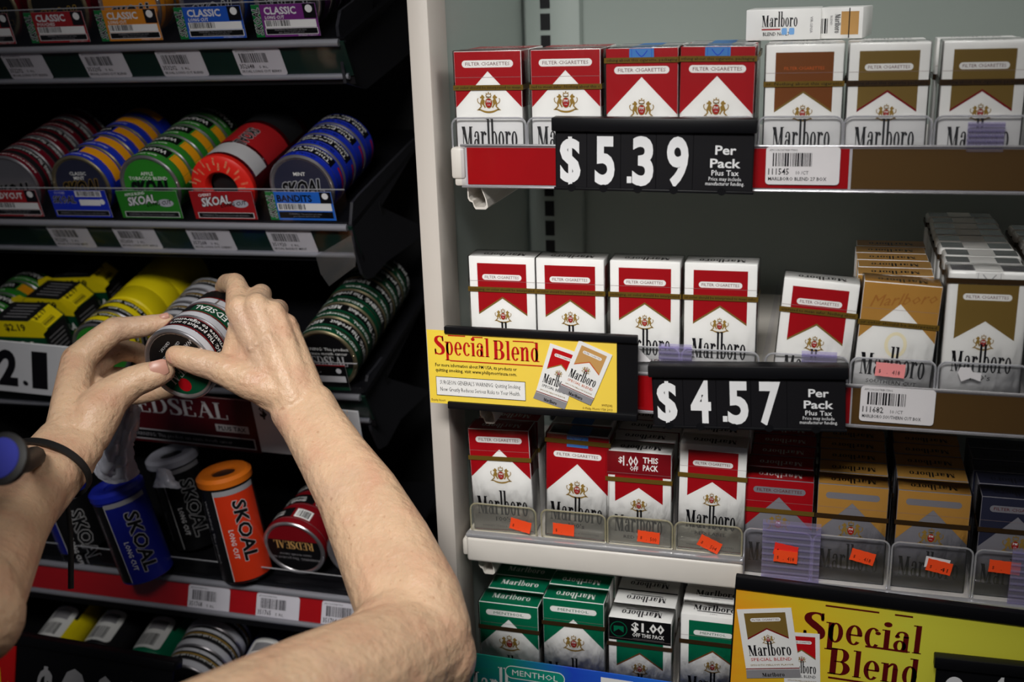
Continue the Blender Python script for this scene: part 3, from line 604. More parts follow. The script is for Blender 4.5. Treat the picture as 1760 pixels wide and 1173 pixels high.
sticker('orange sticker slanted steeply on the lip before the tall red-panelled pack', 1197, 936, YS3, 24, txt='504')
sticker('orange sticker on the ribbed plastic before the red pack', 1329, 965, Y3-11.3, 2, txt='418')
sticker('red-orange sticker tucked under another on the ribbed plastic', 1328, 952, Y3-10.8, 9, m=mat('sticker_red', (236,44,34), rough=.5), txt='')
sticker('orange sticker on the lip before the left tan gold pack', 1459, 962, YS3, 12, txt='418')
sticker('orange sticker on the lip before the tan gold pack beside the blue one', 1590, 980, YS3, 10, txt='41')
sticker('orange sticker at the right edge before the dark blue grey pack', 1698, 983, YS3, 2, txt='', w=23)
sticker('pale pink sticker on the lip before the golden tan pack', 1503, 646, Y2-6.3, 3, m=PINK, w=21, txt='418')
def scrap(label, pts, Y, m):
    o = at(*pts[0], Y); t = thing('sticker_scrap', label, 'sticker', o, None, 'torn sticker scraps'); mb = MB(); mb.prism([(at(*p, Y).x-o.x, at(*p, Y).z-o.z) for p in pts], 'y', -.3, 0, m); mb.build('paper', t); return t
scrap('torn white sticker scrap on the lip of the tall white soft pack', [(1652,656),(1646,640),(1650,632),(1668,632),(1672,640),(1687,642),(1685,656),(1668,650)], Y2-6.3, mat('tag_paper', (226,222,224)))
scrap('torn white paper scrap between the yellow strip and the 4.57 sign', [(1095,622),(1095,598),(1102,604),(1120,622)], Y2-6.5, mat('tag_paper', (226,222,224)))
scrap('white corner of a sticker peeking from under the orange one', [(1588,975),(1592,956),(1634,964),(1632,970)], YS3+.4, mat('tag_paper', (226,222,224)))

# ------------------------------------------------------------------ signs
def sign_frame(tl, tr, bl, Y, lean=0.0):
    a, b, c = at(*tl, Y), at(*tr, Y), at(*bl, Y)
    u = (b-a).normalized(); n = Vector((0, -1, 0)); n = (n - u*n.dot(u)).normalized(); v = n.cross(u)
    if lean: q = Matrix.Rotation(math.radians(lean), 3, u); v = q @ v; n = q @ n
    w = (b-a).length; h = abs((a-c).dot(v))
    return a - v*h, Matrix((u, -n, v)).transposed(), w, h        # local x along, y into the shelf, z up
FP = lambda u, v, h: (u, -h, v)
SIGNB = mat('sign_black', (15,15,18), rough=.4, noise=.1, spec=.2); CARDB = mat('card_black', (17,16,20), rough=.55, spec=.2); DIGIT = mat('digit_white', (232,232,234), rough=.5)
def price_sign(label, tl, tr, bl, Y, digits):
    o, R, w, h = sign_frame(tl, tr, bl, Y); t = thing('price_sign', label, 'price sign', o, R, 'black price signs')
    mb = MB(); mb.box(2, w-2, 1.5, 4, 0, h-2, SIGNB); mb.build('backing', t)
    mb = MB(); mb.rbox(0, w, -4, 9, h*.81, h, SIGNB, 1.2); mb.build('top_cap', t, 40)
    mb = MB(); mb.rbox(1, w-1, -1.0, 2, 0, 2.2, SIGNB, .6); mb.build('bottom_ledge', t, 40)
    cuts = [0.02, .175, .345, .52, .70, .985]
    for k in range(5):
        mb = MB(); x0, x1 = w*cuts[k]+.2, w*cuts[k+1]-.2; mb.box(x0, x1, .2, 1.2, 2.3, h*.80, CARDB); c = mb.build('number_card', t)
        P = Print(.05)
        if k == 0: P.text('S', w*digits[0][1], h*.135, h*.54, DIGIT, a='c', w=w*digits[0][2], bold=.035, res=4); P.rect(w*(digits[0][1]-.010), h*.075, w*(digits[0][1]+.010), h*.735, DIGIT)
        elif k < 4: P.text(digits[k][0], w*digits[k][1], h*.115, h*.60, DIGIT, a='c', w=w*digits[k][2], bold=.035, res=4)
        if k == 2: P.rect(w*(digits[2][1]-digits[2][2]/2)-w*.026, h*.115, w*(digits[2][1]-digits[2][2]/2)-w*.003, h*.205, DIGIT)
        if k == 4:
            cx = w*.855; P.text('Per', cx, h*.525, h*.115, DIGIT, a='c', w=w*.10, bold=.02, res=3); P.text('Pack', cx, h*.35, h*.115, DIGIT, a='c', w=w*.145, bold=.02, res=3)
            P.text('Plus Tax', cx, h*.245, h*.07, DIGIT, a='c', w=w*.13, bold=.01); P.text('Price may include', cx, h*.175, h*.05, DIGIT, a='c', w=w*.155, bold=.004); P.text('manufacturer funding.', cx, h*.112, h*.05, DIGIT, a='c', w=w*.185, bold=.004)
        P.build('number_print', c, lambda u, v, hh: (u, .2-hh, v))
        mb = MB(); mb.prism(disc((x0+x1)/2, 2.0, 3.2, 3.0, 20)[0], 'y', -1.3, -.9, SIGNB); mb.build('thumb_tab', t, 40)
    return t
price_sign('black price sign reading 5.39 per pack under the upper red packs', (949,201), (1303,204), (955,326), -24, [('$',.09,.105),('5',.265,.10),('3',.455,.105),('9',.625,.105)])
price_sign('black price sign reading 4.57 per pack under the middle shelf', (1114,626), (1459,629), (1119,735), -52, [('$',.09,.105),('4',.265,.105),('5',.455,.105),('7',.615,.105)])
def mini_pack(P, x, y, w, h, rot, col, edge, sub):
    """picture of a pack printed on a poster"""
    X = lambda pts: P.xf([pts], x, y, rot, 0)
    P.put(X([(-.6,-h*.14),(w-.4,-h*.14),(w,0),(0,0)]), 'grey'); P.put(X([(0,0),(w,0),(w,h),(0,h)]), 'white')
    P.put(X([(w*.12,h*.93),(w*.12,h*.50),(w*.5,h*.66),(w*.88,h*.50),(w*.88,h*.93)]), edge); P.put(X([(w*.12,h*.93),(w*.12,h*.525),(w*.5,h*.685),(w*.88,h*.525),(w*.88,h*.93)]), col)
    q = Print(); q.pill(w*.22, h*.79, w*.78, h*.85, 'white'); q.text('FILTER CIGARETTES', w*.5, h*.805, h*.03, 'maroon', a='c', w=w*.5); q.crest(w*.5, h*.50, w*.26); q.serif('Marlboro', w*.5, h*.235, h*.135, 'ink', a='c', w=w*.80, asc=1.75); q.text('SPECIAL BLEND', w*.5, h*.15, h*.05, sub, a='c', w=w*.76)
    q.text('SMOOTH MELLOW FLAVOR', w*.5, h*.07, h*.025, 'gold', a='c', w=w*.8); q.rect(0, h*.015, w, h*.03, 'darkred'); q.serif('Marlboro', w*.5, -h*.11, h*.045, 'ink', a='c', w=w*.42)
    for _, polys, m in q.items: P.put(sum([X(pp) for pp in polys], []), m)
def grad_yellow(name, stops, axis=0):
    """poster paper printed from orange to lemon yellow"""
    m = mat(name, (240,200,60), rough=.4); nt = m.node_tree; b = nt.nodes['Principled BSDF']; tc = nt.nodes.new('ShaderNodeTexCoord'); sp = nt.nodes.new('ShaderNodeSeparateXYZ'); rp = nt.nodes.new('ShaderNodeValToRGB'); ad = nt.nodes.new('ShaderNodeMath'); nz = nt.nodes.new('ShaderNodeTexNoise')
    nt.links.new(tc.outputs['Object'], sp.inputs[0]); mp = nt.nodes.new('ShaderNodeMapRange'); nt.links.new(sp.outputs[axis], mp.inputs[0]); mp.inputs[1].default_value = stops[0]*S; mp.inputs[2].default_value = stops[1]*S
    ms = nt.nodes.new('ShaderNodeMapping'); ms.inputs['Scale'].default_value = (6, 1, 40); nt.links.new(tc.outputs['Object'], ms.inputs[0]); nt.links.new(ms.outputs[0], nz.inputs['Vector']); nz.inputs['Scale'].default_value = 2
    ad.operation = 'MULTIPLY_ADD'; nt.links.new(nz.outputs['Fac'], ad.inputs[0]); ad.inputs[1].default_value = .3; nt.links.new(mp.outputs[0], ad.inputs[2])
    nt.links.new(ad.outputs[0], rp.inputs[0]); e = rp.color_ramp.elements; e[0].position = .1; e[0].color = (*lin(stops[2]), 1); e[1].position = .55; e[1].color = (*lin(stops[3]), 1)
    if len(stops) > 4: k = e.new(1.0); k.color = (*lin(stops[4]), 1)
    nt.links.new(rp.outputs[0], b.inputs['Base Color']); return m
# strip poster on the middle shelf
o, R, w, h = sign_frame((733,567), (1096,586), (735,690), -48)
t = thing('poster_strip', 'small yellow Special Blend strip sign in a black holder across the cabinet post', 'sign', o, R)
mb = MB(); mb.box(w*.085, w, 1.0, 3, -3, h+1, SIGNB); mb.build('holder', t)
for zz in (h-2, -4.5):
    mb = MB(); mb.rbox(w*.09, w, -2.2, 3, zz, zz+6, SIGNB, .8); mb.build('holder_rail', t, 40)
YEL = grad_yellow('strip_yellow', (-60, 120, (240,190,60), (244,214,72), (246,212,80)))
mb = MB(); mb.box(0, w*.905, 0, .9, -1, h, YEL); c = mb.build('paper', t)
P = Print(.1); bl = h*.565
P.serif('Special', w*.035, h*.67, h*.135*1.35, 'crimson', w=w*.275, asc=1.4); P.serif('Blend', w*.325, h*.645, h*.185, 'crimson', w=w*.225, asc=1.4)
P.rect(w*.105, h*.93, w*.19, h*.945, 'crimson'); P.rect(w*.225, h*.925, w*.275, h*.94, 'crimson'); P.rect(w*.42, h*.90, w*.52, h*.915, 'crimson'); P.rect(w*.11, h*.585, w*.56, h*.60, 'crimson')
P.text('For more information about PM USA, its products or', w*.035, h*.505, h*.045, 'ink', w=w*.40, bold=.012); P.text('quitting smoking, visit www.philipmorrisusa.com.', w*.035, h*.435, h*.045, 'ink', w=w*.40, bold=.012)
P.rect(w*.035, h*.10, w*.475, h*.365, 'ink'); P.rect(w*.037, h*.108, w*.473, h*.357, 'white')
P.text("SURGEON GENERAL'S WARNING: Quitting Smoking", w*.055, h*.26, h*.055, 'ink', w=w*.395); P.text('Now Greatly Reduces Serious Risks to Your Health.', w*.055, h*.165, h*.055, 'ink', w=w*.395)
P.text('Equity Insert', w*.008, h*.02, h*.03, 'olive', w=w*.07); P.text('9M72542', w*.835, h*.10, h*.03, 'olive', w=w*.05); P.text('© Philip Morris USA 2013', w*.745, h*.045, h*.03, 'olive', w=w*.14)
mini_pack(P, w*.525, h*.24, w*.155, h*.70, -17, 'crimson', 'gold', 'ink'); mini_pack(P, w*.645, h*.36, w*.165, h*.66, -22, 'sepia', 'rust', 'rust')
P.build('poster_print', c, FP)
# big poster at the bottom right
YP = -38
o, R, w, h = sign_frame((1266,1006), (1800,1076), (1262,1215), YP)
t = thing('poster_board', 'large yellow Special Blend poster at the bottom right', 'poster', o, R)
YEL2 = grad_yellow('poster_yellow', (-10, 160, (236,150,30), (232,196,40), (226,222,70)))
mb = MB(); mb.box(0, w, 0, 2, 0, h, YEL2); c = mb.build('paper', t)
mb = MB(); mb.rbox(-1, w, -3, 4, h-2, h+9, SIGNB, 1.0); mb.build('holder_rail', t, 40); mb = MB(); mb.box(-1.2, 0, -.5, 2.5, 0, h, SIGNB); mb.build('holder_side', t)
P = Print(.1); sx = w/534.0      # sizes read off in poster pixels
P.serif('Special', sx*126, h-sx*92, sx*35*1.16, 'maroon', w=sx*212, asc=1.42); P.serif('Blend', sx*176, h-sx*160, sx*40, 'maroon', w=sx*164, asc=1.42)
P.rect(sx*162, h-sx*20, sx*256, h-sx*16.5, 'maroon'); P.rect(sx*283, h-sx*20, sx*314, h-sx*16.5, 'maroon'); P.rect(sx*238, h-sx*93, sx*312, h-sx*89, 'maroon'); P.rect(sx*178, h-sx*170, sx*334, h-sx*166, 'maroon')
mini_pack(P, sx*100, h-sx*196, sx*66, sx*112, 5, 'crimson', 'olive', 'ink'); mini_pack(P, sx*28, h-sx*178, sx*100, sx*130, 11, 'olive', 'darkred', 'crimson')
P.build('poster_print', c, FP)
# black number holder in front of the big poster
o, R, w, h = sign_frame((1606,1126), (1800,1146), (1612,1260), YP-8)
t = thing('price_sign', 'black number holder in front of the large yellow poster', 'price sign', o, R, 'black price signs')
mb = MB(); mb.box(2, w, 0, 3, 0, h-4, SIGNB); mb.build('backing', t); mb = MB(); mb.rbox(0, w, -4, 5, h-10, h, SIGNB, 1); mb.build('top_cap', t, 40)
P = Print(.1); P.text('FOR ALTRIA GROUP DISTRIBUTION', w*.42, h-4.5, 1.6, 'grey', w=60); P.put([[(a, b) for a, b in q] for q in disc(w*.20, h*.62, 7, 9, 24)], DIGIT); P.text('4', w*.52, h*.50, 20, DIGIT, w=11, bold=.035, res=3)
P.build('number_print', t, lambda u, v, hh: (u, -hh-.05, v))
# green menthol strip at the bottom
o, R, w, h = sign_frame((800,1122), (1262,1190), (806,1230), -36)
t = thing('poster_strip', 'green and blue menthol strip sign along the bottom shelf', 'sign', o, R)
def mint():
    m = grad_yellow('menthol_print', (40, 190, (20,140,112), (30,70,190), (40,110,220))); return m
mb = MB(); mb.box(0, w, 0, 1.2, 0, h, mint()); c = mb.build('paper', t)
P = Print(.1); P.serif('Marlboro', w*-.01, h*.36, h*.28, 'white', w=w*.31, asc=1.75); P.pill(w*.155, h*.70, w*.385, h*.90, 'white'); P.pill(w*.158, h*.712, w*.382, h*.888, 'teal'); P.text('MENTHOL', w*.27, h*.755, h*.085, 'white', a='c', w=w*.175)
P.rect(w*.52, h*.2, w*.64, h*.93, 'white'); P.rect(w*.535, h*.25, w*.625, h*.84, 'black'); P.text('$', w*.44, h*.52, h*.2, 'white', bold=.02, w=w*.03); P.text('.', w*.66, h*.5, h*.2, 'white')
P.build('poster_print', c, FP)
# ------------------------------------------------------------------ black rack on the left
DARK = mat('rack_black', (20,20,22), rough=.55, noise=.2)
rack = thing('display_rack', 'black metal rack of sloping trays left of the cabinet post', 'rack', (0, 0, -1650))
XE = at(601, 386, 112).x                    # plane of the right-hand tray ends
mb = MB(); mb.box(-660, XE+4, 372, 384, 0, 2050, DARK); mb.build('back_plate', rack)
mb = MB(); mb.rbox(-670, -652, 60, 384, 0, 2050, DARK, 3); mb.build('side_frame', rack, 40)
mb = MB(); mb.rbox(XE-16, XE+4, 352, 372, 0, 2050, DARK, 2); mb.build('upright', rack, 40)
mb = MB(); mb.rbox(-670, XE+6, 60, 384, 1972, 1990, DARK, 3); mb.build('added_shade_top', rack, 40)  # unseen top, added to block overhead light and darken the trays
mb = MB(); mb.box(-652, XE, 60, 372, 0, 880, DARK); mb.build('base_cabinet', rack)
TILT = 15.0; OUT = .55
def tray_frame(p0, p1, Y, tilt=TILT, Y1=None):
    a, b = at(*p0, Y), at(*p1, Y if Y1 is None else Y1); u = (b-a).normalized()
    d = Vector((0, math.cos(math.radians(tilt)), math.sin(math.radians(tilt)))); d = (d-u*d.dot(u)).normalized(); n = u.cross(d)
    return a, Matrix((u, d, n)).transposed()
class Tray:
    def __init__(s, label, p0, p1, Y, xr, chan=30.0, tilt=TILT, panel=None, back=None, lip=34.0, chan_len=36.0, chanmat=None, deck=-2.0, depth=240.0):
        s.o, s.R = tray_frame(p0, p1, Y, tilt); s.tilt = tilt; s.chan = chan; s.deck = deck
        s.u1 = s.loc(xr)[0]; s.u0 = -648.0-s.o.x
        s.t = thing('display_tray', label, 'tray', s.o, s.R); t = s.t
        mb = MB(); mb.box(s.u0, s.u1, 3, depth, deck-5, deck, BLACKP); mb.build('deck', t)
        mb = MB(); mb.box(s.u0, s.u1, 1.5, 4, -3, deck, BLACKP); mb.build('front_stop', t)
        mb = MB(); mb.box(s.u0, s.u1, -1.6, -.4, -2, lip, CLEARD); o = mb.build('clear_lip', t)
        mb = MB(); mb.tube([(s.u0, -1, lip), (s.u1, -1, lip)], .7, EDGE, 6); mb.build('lip_edge', o)
        a = math.radians(chan-tilt); s.cd = (math.sin(a), -math.cos(a)); L = chan_len
        P = lambda k, off=0: (-3+s.cd[0]*k-off*math.cos(a), -5+s.cd[1]*k-off*math.sin(a))
        s.P = P
        mb = MB(); q = [P(0,-3), P(0,-1), P(L,-1), P(L,-3)]; mb.prism(q, 'x', s.u0, s.u1, chanmat or mat('channel_green', (16,44,36), rough=.4)); c = mb.build('price_channel', t)
        mb = MB(); mb.prism([P(2,1.0), P(2,1.5), P(L-2,1.5), P(L-2,1.0)], 'x', s.u0, s.u1, CLEARD); mb.build('clear_lens', c)
        for k, r in ((0, 3.6), (L, 3.0)):
            y, z = P(k); mb = MB(); mb.tube([(s.u0, y, z), (s.u1-4, y, z)], r, CHROME, 12); mb.build('rail', t, 60)
        y, z = P(L+5, -2); mb = MB(); mb.box(s.u0, s.u1, y-1, y+3, z-4, z+3, BLACKP); mb.build('lower_edge', t)
        if panel:
            pts = [atX(px, py, XE) for px, py in panel]; inv = s.R.transposed()
            loc = [inv @ (p-s.o) for p in pts]; mb = MB(); x = loc[0].x
            mb.prism([(p.y, p.z) for p in loc], 'x', x-1.5, x+1.5, PANEL); e = mb.build('end_panel', t)
            if len(panel) > 4:
                c = inv @ (atX(*s_hole(panel), XE)-s.o); mb = MB(); mb.box(x+1.4, x+2.0, c.y-3, c.y+5, c.z-7, c.z-3, DARK); mb.box(x+1.4, x+2.0, c.y-4, c.y, c.z-3, c.z+6, DARK); mb.build('key_slot', e)
    def loc(s, px):
        """coordinate along the tray front that lies under image column px"""
        d = ray(px, 0); best = None
        a = s.o; u = s.R.col[0]
        lo, hi = -800.0, 900.0
        for _ in range(40):
            m = (lo+hi)/2; p = a+u*m-CAM; x = 880+FPX*p.dot(RI)/p.dot(FW)
            if x < px: lo = m
            else: hi = m
        return ((lo+hi)/2, 0)
    def pt(s, u, d, n): return s.o + s.R @ Vector((u, d, n))
    def tag(s, label, px, lines, seed, w=49.0):
        u = s.loc(px)[0]; y, z = s.P(33, .2)
        R = s.R @ Matrix.Rotation(math.radians(s.chan-s.tilt), 3, 'X')
        return tag(label, 0, 0, 0, 0, lines, seed, rot=R, loc=s.pt(u, y, z), w=w, h=29)
    def divider(s, u):
        mb = MB(); mb.box(u-.8, u+.8, 5, 225, s.deck, s.deck+24, BLACKP); mb.build('divider', s.t)
def s_hole(panel): return panel[-1]
# ---- round tins
CR, CHt = 33.5, 27.0
def band_map(R0, y0): return lambda u, v, h: ((R0+h)*math.sin(-u/R0), y0-v, (R0+h)*math.cos(u/R0))
def tin_parts(sp):
    metal = BRASS if sp.get('warm') else STEEL; parts = []
    mb = MB(); mb.lathe([(33.0,9.5),(33.2,10),(33.2,25.6),(32.4,26.8),(0.01,26.8)], ink_(sp['body']), 40); parts.append(('body', mb.mesh('tin_body', 30)))
    mb = MB(); mb.lathe([(0.01,1.4),(29.3,1.4),(30.2,.3),(31.6,-.3),(32.9,.2),(33.6,1.2),(33.7,9.6),(33.0,10.2)], metal, 40); parts.append(('lid', mb.mesh('tin_lid', 30)))
    P = Print(.08); P.put(disc(0, 0, 29, n=36), ink_(sp['lid']))
    a0, a1 = sp.get('lid2a', (200, 340))
    if sp.get('lid2'): P.put([[(29*math.cos(math.radians(a)), 29*math.sin(math.radians(a))) for a in range(a0, a1+1, 10)]], ink_(sp['lid2']))
    if sp.get('ldisc'): P.put(disc(*sp['ldisc'][:3]), ink_(sp['ldisc'][3]))
    for t, x, y, h, m, kw in sp.get('ltext', []):
        if isinstance(m, tuple): P.otext(t, x, y, h, m[0], m[1], .9, a='c', **kw)
        else: P.text(t, x, y, h, m, a='c', **kw)
    if sp.get('serif'):
        t, y, h, m, w = sp['serif']; P.serif(t, 0, y, h, m, w=w, a='c')
    parts.append(('lid_print', P.mesh('tin_lid_print', lambda u, v, h: (u, 1.4-h, v))))
    P = Print(.08); R0 = 33.2
    P.rect(-105, 1.0, 105, 15.5, ink_(sp['body']), 60)
    for u0, u1, v0, v1, m in sp.get('bands', []): P.rect(u0, v0, u1, v1, ink_(m), max(1, int((u1-u0)/3)))
    for t, u, v, h, m, w in sp.get('btext', []): P.text(t, u, v, h, m, w=w, bold=.012, res=1)
    for u, k in sp.get('bars', []): P.rect(u, 2, u+17, 14.5, 'white', 6); P.barcode(u+2, 3.5, 13, 9.5, k)
    parts.append(('band_print', P.mesh('tin_band_print', band_map(R0, 26.3), 3.0)))
    P = Print(.08); P.rect(-105, .4, 105, 7.6, ink_(sp.get('skirt', sp['body'])), 60)
    for t, u, v, h, m, w in sp.get('stext', []): P.text(t, u, v, h, m, w=w, bold=.012, res=1)
    parts.append(('lid_band', P.mesh('tin_lid_band', band_map(33.7, 9.2), 3.0)))
    return parts
def ink_(n): return n if not isinstance(n, str) else (STEEL if n == 'steel' else ink(n))
WARN = 'WARNING: This product is not a safe alternative to cigarettes'
def skoal(top, y0=-9, c='black', o='silver', sz=15, w=46):
    return [('SKOAL', 0, y0, sz, (c, o), dict(w=w, bold=.03, shear=.22, rot=6, res=2))] + [(t, 0, 12-5*i, 3.6, 'white', dict(bold=.01)) for i, t in enumerate(top)]
TIN = {
 'ready':  dict(lid='steel', body='can_dark', skirt='can_maroon', ltext=skoal([], -14, 'black', 'lightgrey'), bands=[(-70,60,7,10,'can_maroon')], btext=[(WARN,-60,2,4,'white',110)], stext=[('READYCUT STRAIGHT',-40,2,2,'white',60)], bars=[(64,3)]),
 'mint':   dict(lid='navy', body='can_blue', skirt='can_blue', warm=1, ltext=skoal(['CLASSIC','MINT'], -10, 'black', 'gold'), bands=[(-60,-10,2,14,'can_amber'),(-8,30,2,15,'black'),(40,70,2,15,'can_amber')], btext=[('WARNING:',-6,6,5,'white',32)], bars=[(8,5)], stext=[('classic mint pouches',-30,2,2.4,'white',40)]),
 'apple':  dict(lid='can_green', body='can_green', skirt='can_green', ltext=skoal(['APPLE','TOBACCO BLEND'], -9, 'black', 'seal_green'), bands=[(-60,-30,2,14,'can_amber'),(-28,45,2,15,'black'),(60,90,2,15,'can_dark')], btext=[('WARNING: This',-24,5,6,'white',60)], bars=[(30,7)], stext=[('apple blend long cut',-20,2,2.6,'white',40)]),
 'bandit': dict(lid='navy', lid2='silver', body='can_blue', skirt='can_blue', ltext=skoal(['MINT'], -8, 'black', 'silver', 14, 44), bands=[(-40,40,2,15,'black'),(-70,-45,3,6,'can_red')], btext=[('This product is',-36,9,4.5,'white',60),('alternative to cigarettes',-36,3.4,4.5,'white',70)], bars=[(44,9)], stext=[('SKOAL BANDITS',-24,1.4,4,'black',44)]),
 'citrus': dict(lid='can_green', body='can_yellow', skirt='can_dark', ltext=[('(',-8,-8,18,'can_yellow',dict(bold=.01)),('XTRA',4,-4,7,'can_yellow',dict(bold=.02))], bands=[(-50,40,2,9,'black')], btext=[('can cause mouth cancer',-46,3.6,4,'white',80)], bars=[], stext=[('product can cause gum',-40,1.5,3,'white',60)]),
 'silver': dict(lid='can_dark', body='can_dark', skirt='silver', ltext=skoal([]), bands=[(-60,60,2,6,'silver'),(-60,60,8,10,'gold')], btext=[(WARN,-60,10.5,3,'white',110)], bars=[]),
 'seal':   dict(lid='black', lid2='seal_green', body='black', warm=1, skirt='seal_green', serif=('REDSEAL',-8,8,'lightgrey',46), ltext=[('FINE CUT',0,-15,4,'lightgrey',{}),('WARNING: This product',0,10,3.4,'white',{}),('can cause mouth cancer',0,5,3.4,'white',{})], bands=[(-90,90,11.5,15,'seal_green'),(-80,50,2,11,'black'),(55,62,3,10,'red')], btext=[('WARNING: This product',-70,3.6,6,'white',70),('REDSEAL',8,3.6,6,'white',32)], bars=[(66,11)], stext=[('REDSEAL  wintergreen',-40,1.6,3.4,'white',70)]),
 'sealr':  dict(lid='black', lid2='darkred', body='darkred', skirt='darkred', serif=('REDSEAL',-9,7,'sepia',44), ltext=[('WARNING: This product can',0,12,3,'grey',{}),('cause mouth cancer',0,7,3,'grey',{})], bands=[(-10,60,1,15.3,'black')], btext=[('mouth cancer.',0,9,4.5,'white',40),('This product is not a safe',0,5,2.5,'white',50)], bars=[(-30,12)]),
 'held':   dict(lid='black', lid2='seal_green', lid2a=(-40, 150), ldisc=(13,15,6.5,'red'), body='black', skirt='silver', ltext=[('WARNING: This product',0,-8,3.8,'lightgrey',{}),('can cause mouth',0,-14,3.8,'lightgrey',{}),('cancer.',-3,-20,3.8,'lightgrey',{})], serif=('REDSEAL',0,6.5,'lightgrey',48),
   bands=[(41,97,1,15.4,'seal_green'),(41,54,2.5,14,'red'),(-105,105,15.0,15.6,'red'),(-105,105,.6,1.2,'red')], btext=[('WARNING: This product is not a',-38,8.6,4.6,'white',76),('safe alternative to cigarettes',-38,3.0,4.6,'white',76),('REDSEAL',57,4.5,7,'white',38)], bars=[]),
 'plainp': dict(lid='can_dark', body='classic_purple', skirt='can_dark', ltext=skoal([]), bands=[(-40,40,2,14,'black')], btext=[('WARNING',-30,5,5,'white',50)], bars=[]),
 'classicr': dict(lid='can_dark', body='can_maroon', warm=1, ltext=skoal([],-16,'black','gold'), bars=[]), 'classica': dict(lid='classic_amber', body='classic_amber', ltext=skoal([],-16), bands=[(-10,50,1,15,'black')], bars=[]),
 'classicb': dict(lid='navy', body='classic_blue', ltext=skoal([],-16), bars=[]), 'dull': dict(lid='can_dark', body='can_dark', ltext=skoal([],-16,'black','grey'), bars=[]),
}
_tin = {}
def tin(key, label, pos, R, group, twist=0.0, lid=True):
    if key not in _tin: _tin[key] = tin_parts(TIN[key])
    t = thing('tobacco_tin', label, 'tin', pos, R, group)
    for n, me in _tin[key]:
        if n == 'lid_print' and not lid: continue
        o = link(n, me, t)
        if n in ('band_print', 'lid_band'): o.rotation_euler.y = math.radians(twist)
    return t
def tin_row(tr, px, key, n, desc, where, group, dy=7.0, twist=0):
    u = tr.loc(px)[0]
    for k in range(n):
        tin(key, desc if k == 0 else f'{ORD[k]} tin back in the row {where}', tr.pt(u, dy+k*27.6, tr.deck+CR+.3), tr.R, group, twist+(0 if k == 0 else random.uniform(-40, 40)), k == 0)
def card(tr, name, label, px0, px1, draw, h=30.0, d=-.2):
    u0, u1 = tr.loc(px0)[0], tr.loc(px1)[0]; t = thing('label_card', label, 'label card', tr.pt(u0, d, 1.0), tr.R, 'tray label cards')
    mb = MB(); w = u1-u0; mb.box(0, w, 0, .5, 0, h, mat('tag_paper', (226,222,224))); mb.build('card', t)
    P = Print(.06); draw(P, w, h); P.build('card_print', t, FP); return t
def classic(col, sub, seed):
    def f(P, w, h):
        P.rect(0,0,w,h,col); P.poly([(0,0),(w*.13,0),(w*.13,h),(0,h)], 'skoal_green'); P.otext('SKOAL', w*.11, 2.2, w*.10, 'black', 'white', OUT, w=h*.82, rot=90, bold=.01, shear=.2)
        P.text('CLASSIC', w*.19, h*.70, h*.21, 'white', w=w*.50, bold=.03, res=2); P.text(sub, w*.19, h*.555, h*.095, 'white', w=w*.30, bold=.02)
        P.rect(w*.80, h*.55, w*.99, h*.99, 'ink'); P.put(disc(w*.89, h*.84, h*.12, n=18), 'white'); P.rect(w*.17, h*.28, w*.97, h*.52, 'white'); P.barcode(w*.19, h*.33, w*.38, h*.18, seed)
        P.rect(w*.16, h*.07, w*.98, h*.27, 'white'); P.rect(w*.17, h*.085, w*.97, h*.255, 'black'); P.text('WARNING: This product can cause', w*.3, h*.185, h*.05, 'grey', w=w*.5); P.text('gum disease and tooth loss', w*.36, h*.115, h*.05, 'grey', w=w*.4); P.text('SMOKELESS TOBACCO', w*.66, h*.015, h*.04, 'white', w=w*.3)
    return f
def plain_card(col, sub, tag2=None):
    def f(P, w, h):
        P.rect(0,0,w,h,col); P.otext('SKOAL', w*.16, h*.45, h*.28, 'white', 'black', OUT, w=w*.48, bold=.03, shear=.2, rot=7, res=2)
        P.put(disc(w*.78, h*.56, w*.13, h*.14, 20), 'silver'); P.text('LONG CUT', w*.46, h*.42, h*.13, 'black', w=w*.42, bold=.03, shear=.2, rot=7); P.text(sub, w*.14, h*.80, h*.09, 'white', rot=6, bold=.02)
        P.rect(w*.06, h*.04, w*.96, h*.24, 'white'); P.rect(w*.07, h*.055, w*.95, h*.225, 'black'); P.text('WARNING: This product is not a safe alternative', w*.12, h*.11, h*.06, 'grey', w=w*.76)
    return f
def pouch_card(P, w, h):
    P.rect(0,0,w,h,'can_blue'); P.text('POUCHES', w*.1, h*.86, h*.08, 'white', w=w*.18); P.otext('SKOAL', w*.03, h*.53, h*.25, 'black', 'silver', OUT, w=w*.40, bold=.01, shear=.2)
    P.rect(w*.46, h*.76, w*.92, h*.98, 'white'); P.barcode(w*.49, h*.79, w*.40, h*.17, 8); P.rect(w*.50, h*.44, w*.86, h*.66, 'white'); P.put(disc(w*.9, h*.58, h*.1, n=16), 'white'); P.rect(w*.03, h*.06, w*.97, h*.26, 'silver'); P.rect(w*.04, h*.075, w*.96, h*.245, 'black'); P.text('WARNING: This product is not a safe alternative', w*.1, h*.13, h*.06, 'grey', w=w*.8)
def ready_card(P, w, h):
    classic('classic_red', 'STRAIGHT', 21)(P, w, h); P.rect(w*.14, h*.53, w*.79, h*.99, 'classic_red'); P.text('READYCUT', w*.16, h*.68, h*.21, 'white', w=w*.6, bold=.03)
